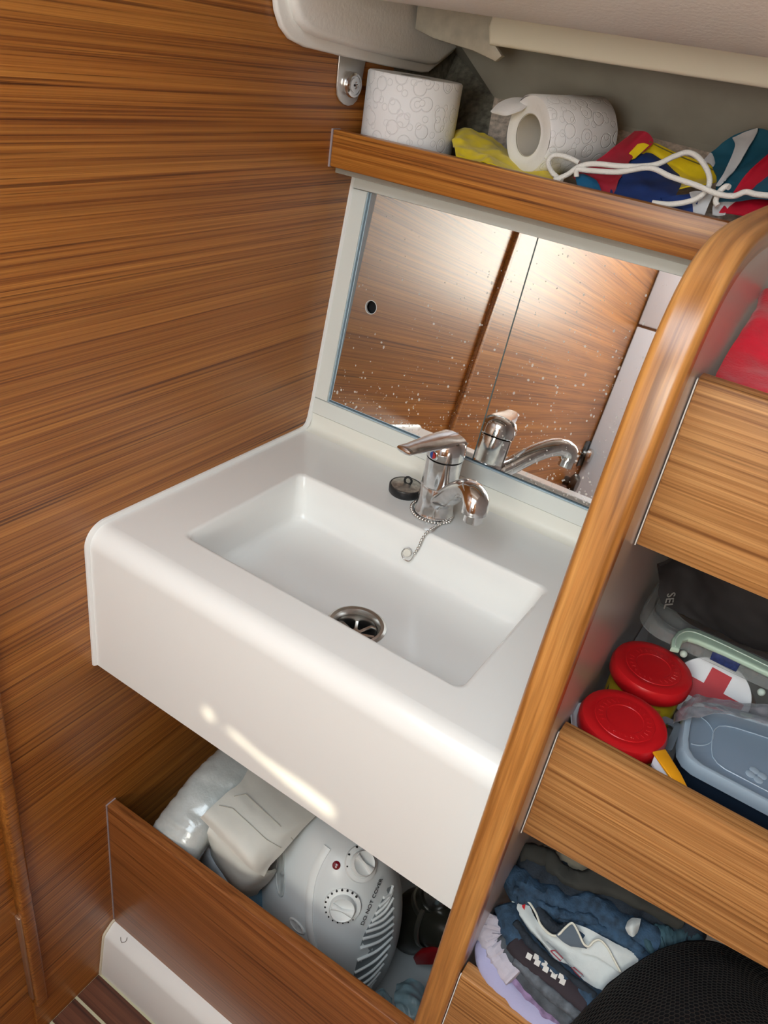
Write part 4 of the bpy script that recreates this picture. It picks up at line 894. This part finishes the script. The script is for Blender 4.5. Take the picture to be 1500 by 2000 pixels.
obj('lining_hem', tube(curve([C(x, y_, u_) for x, y_, u_ in ((1003, 1752, .022), (1030, 1760, .026), (1046, 1782, .027), (1056, 1806, .027), (1075, 1825, .027), (1090, 1826, .031), (1104, 1812, .035), (1118, 1803, .036), (1130, 1822, .036), (1140, 1843, .034), (1150, 1848, .033), (1160, 1838, .034), (1172, 1836, .034), (1186, 1850, .033), (1198, 1872, .031), (1212, 1898, .026))], 90), 0.0011, 6), cream, jn)
obj('denim_fold', fold([C(x, y_, 0.020) for x, y_ in ((1048, 1772), (1066, 1798), (1092, 1818), (1112, 1806))], CN, 0.0055, 0.008, 0.002, 60, 37, steps=30, seg=14), 'denim_dark', jn)
obj('denim_fold', fold([C(x, y_, 0.026) for x, y_ in ((1000, 1738), (1035, 1752), (1075, 1778), (1120, 1790), (1170, 1800))], CN, 0.0045, 0.006, 0.0025, 70, 43, steps=50, seg=14), 'denim', jn)
obj('denim_fold', fold([C(x, y_, 0.022) for x, y_ in ((1150, 1800), (1185, 1822), (1225, 1838), (1258, 1862))], CN, 0.004, 0.007, 0.002, 70, 47, steps=36, seg=14), 'denim', jn)
ps = sheet(CG([[(1085, 1826, .032), (1118, 1804, .034), (1140, 1840, .034)], [(1098, 1838, .030), (1122, 1832, .033), (1142, 1848, .032)], [(1115, 1848, .027), (1130, 1850, .029), (1146, 1852, .029)]]), 16, 14, 0.0008, 50, 63, 0.001)
obj('grey_pocket', ps, mat('pocket_grey', (0.085, 0.11, 0.14), 0.85), jn)
wl = sheet(CG([[(1118, 1803, .028), (1145, 1812, .030), (1180, 1830, .030), (1215, 1850, .028)], [(1135, 1830, .026), (1165, 1838, .030), (1205, 1860, .030), (1250, 1872, .024)], [(1136, 1862, .024), (1165, 1868, .027), (1195, 1888, .026), (1215, 1905, .020)]]), 30, 20, 0.0018, 45, 67, 0.001)
obj('white_flap', wl, 'lining_white', jn)
garment('folded_trousers', 'dark blue grey trousers at the back of the pile', 'denim_dark', [(1010, 1680), (1060, 1700), (1120, 1735), (1190, 1765), (1280, 1790), (1380, 1830)], 0.020, 0.014, up=0.012, wrk=0.005, freq=35, seed=23)
garment('folded_jumper', 'olive grey top with wavy hem under the locker shelf', 'olive', [(1015, 1665), (1070, 1680), (1110, 1715), (1180, 1725), (1260, 1760), (1340, 1800)], 0.010, 0.012, up=0.022, wrk=0.004, freq=40, seed=27)
garment('folded_jumper', 'beige top tucked against the back of the pile', mat('beige', (0.22, 0.20, 0.15), 0.85), [(1080, 1672), (1130, 1700), (1190, 1720)], 0.010, 0.010, up=0.014, wrk=0.002, seed=29)
garment('teal_cloth', 'faded teal cloth bunched beside the net bag', mat('teal_cloth', (0.03, 0.075, 0.10), 0.85, var=0.4, vscale=60), [(1255, 1850), (1290, 1832), (1330, 1835), (1370, 1860)], 0.011, 0.010, up=0.018, wrk=0.004, freq=50, seed=33, cat='cloth')
b = sheet(CG([[(1226, 1800, .034), (1236, 1793, .036), (1252, 1795, .036)], [(1221, 1812, .036), (1234, 1810, .043), (1249, 1806, .038)], [(1226, 1826, .032), (1236, 1830, .036), (1246, 1822, .032)]]), 12, 12, 0.001, 60, 71, 0.002)
tag(obj('white_sock', b, 'lining_white'), 'small white cloth end sticking up from the dark trousers', 'cloth')
# net laundry bag
NR = [[(1105, 2010, .020), (1180, 1932, .030), (1240, 1885, .034), (1290, 1855, .032), (1350, 1840, .030), (1430, 1850, .028), (1560, 1910, .026)],
      [(1120, 2040, .030), (1200, 1965, .048), (1270, 1920, .056), (1330, 1895, .056), (1400, 1890, .050), (1470, 1905, .046), (1580, 1950, .040)],
      [(1150, 2080, .030), (1230, 2010, .052), (1310, 1970, .066), (1380, 1950, .068), (1450, 1950, .060), (1520, 1965, .050), (1620, 2000, .040)],
      [(1200, 2140, .020), (1280, 2080, .040), (1360, 2040, .056), (1440, 2020, .060), (1510, 2015, .054), (1580, 2030, .044), (1680, 2060, .030)]]
lb_ = thing('laundry_bag', 'black net laundry bag slumped over the clothes', 'laundry bag', C(1350, 1950))
ns = sheet(CG(NR), 50, 36, 0.004, 24, 81, 0.002); nh = caster(ns)
obj('bag_fabric', ns, mat('net_black', (0.004, 0.004, 0.005), 0.9, spec=0.2), lb_)
# hexagonal net lying on it
ctrl = CG(NR); b = NB(); cache = {}
def npt(u, v):
    s_ = 3 * v; rowp = [cr([ctrl[k2][j2] for k2 in range(4)], s_) for j2 in range(7)]
    p = cr(rowp, 6 * u); d_ = (EYE - p).normalized(); return p + d_ * 0.0022 + CN * 0.004 * wr(p, 24, 81)
nu_, nv_ = 46, 34
def hexv(i, j): return (i, j)
for i in range(nu_):
    for j in range(nv_):
        cx_, cy_ = (i + 0.5 * (j % 2)) / nu_, j / nv_
        pts = [(cx_ + math.cos(math.radians(60 * k2 + 30)) * 0.577 / nu_, cy_ + math.sin(math.radians(60 * k2 + 30)) * 0.667 / nv_) for k2 in range(3)]
        q = [npt(min(1, max(0, u_)), min(1, max(0, v_))) for u_, v_ in pts]
        pe = npt(min(1, max(0, cx_ + 0.5 * 2 * 0.5 / nu_)), min(1, max(0, cy_ - 0.333 / nv_)))
        for a, c in ((q[0], q[1]), (q[1], q[2]), (q[0], pe)):
            d_ = c - a
            if d_.length < 1e-6: continue
            s1 = d_.cross(EYE - a).normalized() * 0.00042; n1 = (EYE - a).normalized() * 0.0005
            vs = [b.verts.new(x) for x in (a - s1, a + n1, a + s1, c - s1, c + n1, c + s1)]
            b.faces.new((vs[0], vs[1], vs[4], vs[3])); b.faces.new((vs[1], vs[2], vs[5], vs[4]))
o = obj('net_mesh', b, mat('net_thread', (0.024, 0.022, 0.021), 0.4), lb_, 0); o['kind'] = 'stuff'

# ---------------------------------------------------------------- locker under the basin: contents
mat('heater_white', (0.70, 0.73, 0.73), 0.35, coat=0.1)
mat('heater_pale', (0.78, 0.80, 0.79), 0.35)
hc = V(0.308, 0.172, 0)
rot = math.radians(-12)
hb = NB(); RW = []
prof = [(-0.591, 0.80), (-0.575, 0.90), (-0.53, 0.99), (-0.47, 1.02), (-0.41, 0.99), (-0.36, 0.91), (-0.315, 0.76), (-0.280, 0.58), (-0.260, 0.38), (-0.252, 0.16)]
zz = [p[0] for p in prof]; ssv = [p[1] for p in prof]
fine = []
for i in range(40):
    q = cr([V(p[0], p[1], 0) for p in prof], 9 * i / 39); fine.append((q.x, q.y))
for z_, s_ in fine:
    ring = []
    for k_ in range(72):
        a = 2 * math.pi * k_ / 72; ca, sa = math.cos(a), math.sin(a)
        x = math.copysign(abs(ca) ** 0.85, ca) * 0.118 * s_; y_ = math.copysign(abs(sa) ** 0.85, sa) * 0.098 * s_
        ring.append(V(hc.x + x * math.cos(rot) - y_ * math.sin(rot), hc.y + x * math.sin(rot) + y_ * math.cos(rot), z_))
    RW.append(ring)
hb = loops(RW, cap0=True, cap1=True); hit = caster(hb)
ht = thing('fan_heater', 'white rounded fan heater with two dials standing in the locker', 'heater', (hc.x, hc.y, -0.592))
obj('housing', hb, 'heater_white', ht, 60)
def dial(px, py, r, name, ndots, a0, a1, dr):
    p, n1 = hit(px, py, 0); up_ = V(1, 0.0, 0); e1 = (up_ - n1 * up_.dot(n1)).normalized(); e2 = n1.cross(e1)
    dl = obj(name, lathe([(r * 1.42, -0.004), (r * 1.40, 0.0005), (r * 1.1, 0.0022), (r * 1.06, 0.001), (r, 0.001), (r, 0.008), (r * 0.93, 0.0105), (r * 0.80, 0.0085), (0, 0.0075)], p, n1, 48), 'heater_pale', ht)
    gp = [p + n1 * 0.009 + e1 * (t * r * 0.86) for t in (-1, -0.5, 0, 0.5, 1)]
    obj('dial_grip', tube(curve(gp, 14), lambda s2: (0.0042, r * (0.10 + 0.55 * abs(s2 - 0.45) ** 1.2)), 12, up=tuple(n1)), 'heater_pale', dl)
    b = NB()
    for i in range(ndots):
        a = math.radians(a0 + (a1 - a0) * i / (ndots - 1)); c = p + (e1 * math.cos(a) + e2 * math.sin(a)) * dr + n1 * 0.0012
        lathe([(0, 0.0006), (0.0017 * (1 - 0.5 * i / ndots), 0.0006), (0.0018 * (1 - 0.5 * i / ndots), -0.002)], c, n1, 10, bm=b)
    o = obj('scale_dots', b, 'black', dl); o['kind'] = 'stuff'; return p, n1
dial(669, 1770, 0.0185, 'thermostat_dial', 16, 60, 330, 0.0245)
dial(706, 1687, 0.0175, 'switch_dial', 3, 150, 230, 0.0232)
p, n1 = hit(657, 1690, 0)
obj('pilot_lamp', lathe([(0.0062, -0.001), (0.0058, 0.0012), (0.003, 0.0022), (0, 0.0024)], p, n1, 20), mat('lamp_red', (0.16, 0.003, 0.012), 0.15, coat=0.5), ht)
rid = [hit(x, y_, 0.0012)[0] for x, y_ in ((640, 1655), (625, 1680), (612, 1712), (606, 1745), (604, 1780), (606, 1815), (614, 1850), (622, 1880))]
obj('front_ridge', tube(curve(rid, 40), lambda s2: (0.0022, 0.0065), 10, up=tuple(hit(606, 1760)[1])), 'heater_pale', ht)
Lb = [V(757, 1734, 0), V(730, 1790, 0), V(707, 1836, 0), V(688, 1920, 0), V(680, 1960, 0)]; Rb = [V(766, 1730, 0), V(767, 1789, 0), V(763, 1836, 0), V(742, 1895, 0), V(715, 1939, 0)]
for k_ in range(15):
    t_ = k_ / 14; l_ = cr(Lb, 4 * min(1, 0.10 + t_ * 0.9)); r2 = cr(Rb, 4 * max(0, t_ * 1.0 - 0.10)); md = (l_ + r2) / 2 + V(4, 4, 0)
    pts = [hit(q.x, q.y, 0.001)[0] for q in curve([l_, md, r2], 12)]
    obj('grille_rib', tube(pts, 0.0024, 7), 'heater_pale', ht)
gr = [[hit(*(cr(Lb, 4 * v_ / 6).lerp(cr(Rb, 4 * v_ / 6), u_ / 4)).xy, 0.0004)[0] for u_ in range(5)] for v_ in range(7)]
obj('grille_back', sheet(gr, 16, 30, 0, 10, 0, 0.0004), mat('grille_grey', (0.20, 0.22, 0.23), 0.5), ht)
for tx, pxs in (('DO NOT COVER', ((709, 1799), (741, 1722))),):
    pa, na = hit(*pxs[0], 0.001); pb, nb = hit(*pxs[1], 0.001); pm, nm = hit((pxs[0][0] + pxs[1][0]) / 2, (pxs[0][1] + pxs[1][1]) / 2, 0.0015)
    xd = (pb - pa).normalized(); yd = nm.cross(xd)
    obj('warning_text', letters('DO NOT COVER', 0.0088, basis(pm, xd, yd), 0.0002), 'black', ht, 0)
oc = hit(580, 1808, 0.0)
obj('foot_pad', lathe([(0.016, -0.002), (0.0155, 0.001), (0.013, 0.0018), (0.011, 0.0008), (0, 0.0008)], oc[0], oc[1], 28, sy=0.55), 'heater_pale', ht)
oh = hit(548, 1705, 0.0)
obj('carry_recess', lathe([(0.034, -0.003), (0.033, 0.0006), (0.030, 0.0010), (0.028, 0.0), (0, 0.0)], oh[0], oh[1], 32, sx=0.35, sy=1.0, u=(0.7, -0.2, 0.6)), mat('recess', (0.46, 0.49, 0.48), 0.4), ht)

# folded vinyl bag and plastic
mat('vinyl', (0.68, 0.67, 0.61), 0.5, var=0.05, vscale=15, bump=0.1, bscale=120)
mat('film_bag', (0.46, 0.49, 0.48), 0.2, coat=1.0, var=0.15, vscale=30, bump=0.22, bscale=300)
vb = thing('vinyl_bag', 'folded cream vinyl bag with stitched hem beside the heater', 'bag', at(480, 1620, Z=-0.3))
def Z(rows): return [[at(p[0], p[1], Z=p[2]) for p in r] for r in rows]
t1 = sheet(Z([[(510, 1445, -.235), (560, 1480, -.235), (620, 1530, -.24), (650, 1565, -.25)], [(475, 1520, -.232), (520, 1560, -.232), (570, 1605, -.240), (606, 1604, -.25)],
              [(440, 1550, -.232), (490, 1598, -.232), (528, 1640, -.243), (563, 1652, -.262)], [(402, 1586, -.236), (450, 1630, -.240), (492, 1678, -.252), (529, 1690, -.277)], [(390, 1598, -.250), (440, 1650, -.255), (486, 1695, -.268), (516, 1712, -.29)]]), 40, 40, 0.0022, 22, 91, 0.004)
th_ = caster(t1); obj('top_flap', t1, 'vinyl', vb)
sm = mat('stitch', (0.42, 0.40, 0.34), 0.8)
obj('hem_stitch', tube([th_(x, y_, 0.0014)[0] for x, y_ in ((452, 1533), (480, 1552), (510, 1580), (545, 1612), (572, 1640))], 0.0006, 5), sm, vb)
obj('hem_stitch', tube([th_(x, y_, 0.0014)[0] for x, y_ in ((428, 1558), (455, 1580), (490, 1612), (520, 1640), (548, 1655))], 0.0006, 5), sm, vb)
obj('lower_fold', sheet(Z([[(420, 1590, -.262), (470, 1640, -.270), (515, 1700, -.295), (540, 1700, -.325)], [(405, 1625, -.275), (440, 1665, -.290), (495, 1715, -.31), (525, 1722, -.35)], [(408, 1645, -.310), (425, 1685, -.33), (470, 1735, -.345), (508, 1740, -.375)], [(415, 1690, -.38), (440, 1720, -.39), (475, 1752, -.40), (500, 1750, -.42)]]), 30, 26, 0.002, 25, 93, 0.004), 'vinyl', vb)
fr = fold([at(x, y_, Z=z_) for x, y_, z_ in ((320, 1690, -.34), (355, 1630, -.305), (400, 1572, -.282), (450, 1520, -.268), (510, 1450, -.26))], V(0.1, -0.3, 0.95).normalized(), 0.043, 0.036, 0.0035, 16, 95, steps=60, seg=36)
tag(obj('plastic_bundle', fr, 'film_bag'), 'shiny clear wrapped bundle lying along the teak bulkhead', 'bundle')
gb = sheet(Z([[(310, 1600, -.33), (350, 1630, -.335), (400, 1650, -.34), (440, 1690, -.36)], [(330, 1640, -.36), (370, 1660, -.365), (430, 1710, -.37), (470, 1745, -.39)], [(340, 1690, -.42), (400, 1720, -.42), (460, 1770, -.42), (520, 1800, -.43)]]), 30, 20, 0.003, 25, 97, 0.004)
tag(obj('grey_bag', gb, mat('bag_grey', (0.50, 0.54, 0.58), 0.4, var=0.12, vscale=60)), 'pale grey blue bag under the vinyl bag behind the locker board', 'bag')
dp = sheet(Z([[(470, 1755, -.40), (520, 1725, -.40), (560, 1715, -.40)], [(480, 1775, -.42), (520, 1765, -.42), (545, 1750, -.42)], [(490, 1800, -.45), (530, 1800, -.45), (550, 1790, -.45)]]), 14, 14, 0.003, 50, 99, 0.001)
tag(obj('blue_film', dp, mat('blue_film', (0.10, 0.19, 0.26), 0.12, coat=1.0)), 'dark blue glossy film between vinyl bag and heater', 'film')
# sea-cock valve
vp = at(820, 1790, Y=0.30)
vv_ = thing('valve', 'black seacock valve with metal hose clamp beneath the washbasin', 'valve', vp)
vd = V(0.25, 0.15, 1).normalized()
obj('valve_body', lathe([(0, -0.062), (0.028, -0.058), (0.043, -0.045), (0.048, -0.015), (0.044, 0.015), (0.034, 0.034), (0.030, 0.050), (0.030, 0.06), (0, 0.06)], vp, vd, 40), mat('valve_black', (0.028, 0.026, 0.018), 0.28, coat=0.3), vv_)
obj('hose_clamp', lathe([(0.031, 0.036), (0.0345, 0.037), (0.0345, 0.046), (0.031, 0.047)], vp, vd, 36), mat('clamp', (0.22, 0.21, 0.17), 0.3, metal=0.8), vv_)
obj('hose', lathe([(0.024, 0.055), (0.026, 0.058), (0.026, 0.085), (0.022, 0.09), (0.022, 0.16), (0, 0.16)], vp, vd, 30), 'steel', vv_)
sp_ = at(862, 1810, Y=0.29)
obj('side_port', lathe([(0, -0.03), (0.034, -0.03), (0.038, -0.02), (0.038, 0.02), (0.030, 0.035), (0.030, 0.07), (0, 0.07)], sp_, V(0.9, -0.1, 0.35), 32), 'valve_black', vv_)
obj('band', lathe([(0.0385, -0.004), (0.041, -0.003), (0.041, 0.004), (0.0385, 0.005)], sp_ - V(0.02, 0, 0.008), V(0.9, -0.1, 0.35), 32), 'clamp', vv_)
lv = [at(806, 1872, Y=0.24), at(818, 1862, Y=0.24), at(845, 1857, Y=0.245), at(890, 1855, Y=0.25)]
lv2 = [at(890, 1885, Y=0.25), at(840, 1886, Y=0.245), at(812, 1886, Y=0.24)]
tag(obj('valve_lever', poly(lv + lv2, (0.0, 0.010, 0.004), 0.003, 3), mat('lever_red', (0.30, 0.006, 0.01), 0.3, coat=0.3)), 'red plastic lever handle low in the locker beside the partition', 'lever')
lv_ = bpy.data.objects['valve_lever']
hz = tube(curve([at(868, 1850, Y=0.29), at(890, 1840, Y=0.30), at(930, 1830, Y=0.31)], 12), 0.014, 12)
obj('elbow', hz, 'valve_black', vv_)
pf = thing('plastic_bag', 'pale blue translucent plastic bag in the locker corner', 'bag', at(780, 1960, Z=-0.45))
mat('blue_plastic', (0.36, 0.55, 0.62), 0.2, coat=0.6, var=0.15, vscale=50)
obj('bag_fold', sheet(Z([[(775, 1920, -.50), (805, 1915, -.50), (840, 1935, -.50)], [(770, 1955, -.46), (800, 1950, -.46), (835, 1965, -.46)], [(785, 2000, -.44), (810, 1995, -.44), (840, 2000, -.44)]]), 20, 20, 0.006, 35, 101, 0.001), 'blue_plastic', pf)
obj('bag_fold', sheet(Z([[(722, 1945, -.47), (745, 1930, -.47), (765, 1950, -.48)], [(725, 1965, -.44), (748, 1955, -.44), (770, 1985, -.45)], [(735, 1990, -.42), (755, 1990, -.42), (780, 2020, -.43)]]), 18, 18, 0.005, 35, 103, 0.001), 'blue_plastic', pf)
tag(obj('hair', hr, mat('hair', (0.08, 0.05, 0.03), 0.5)), 'curled dark hair on the white plinth', 'hair')
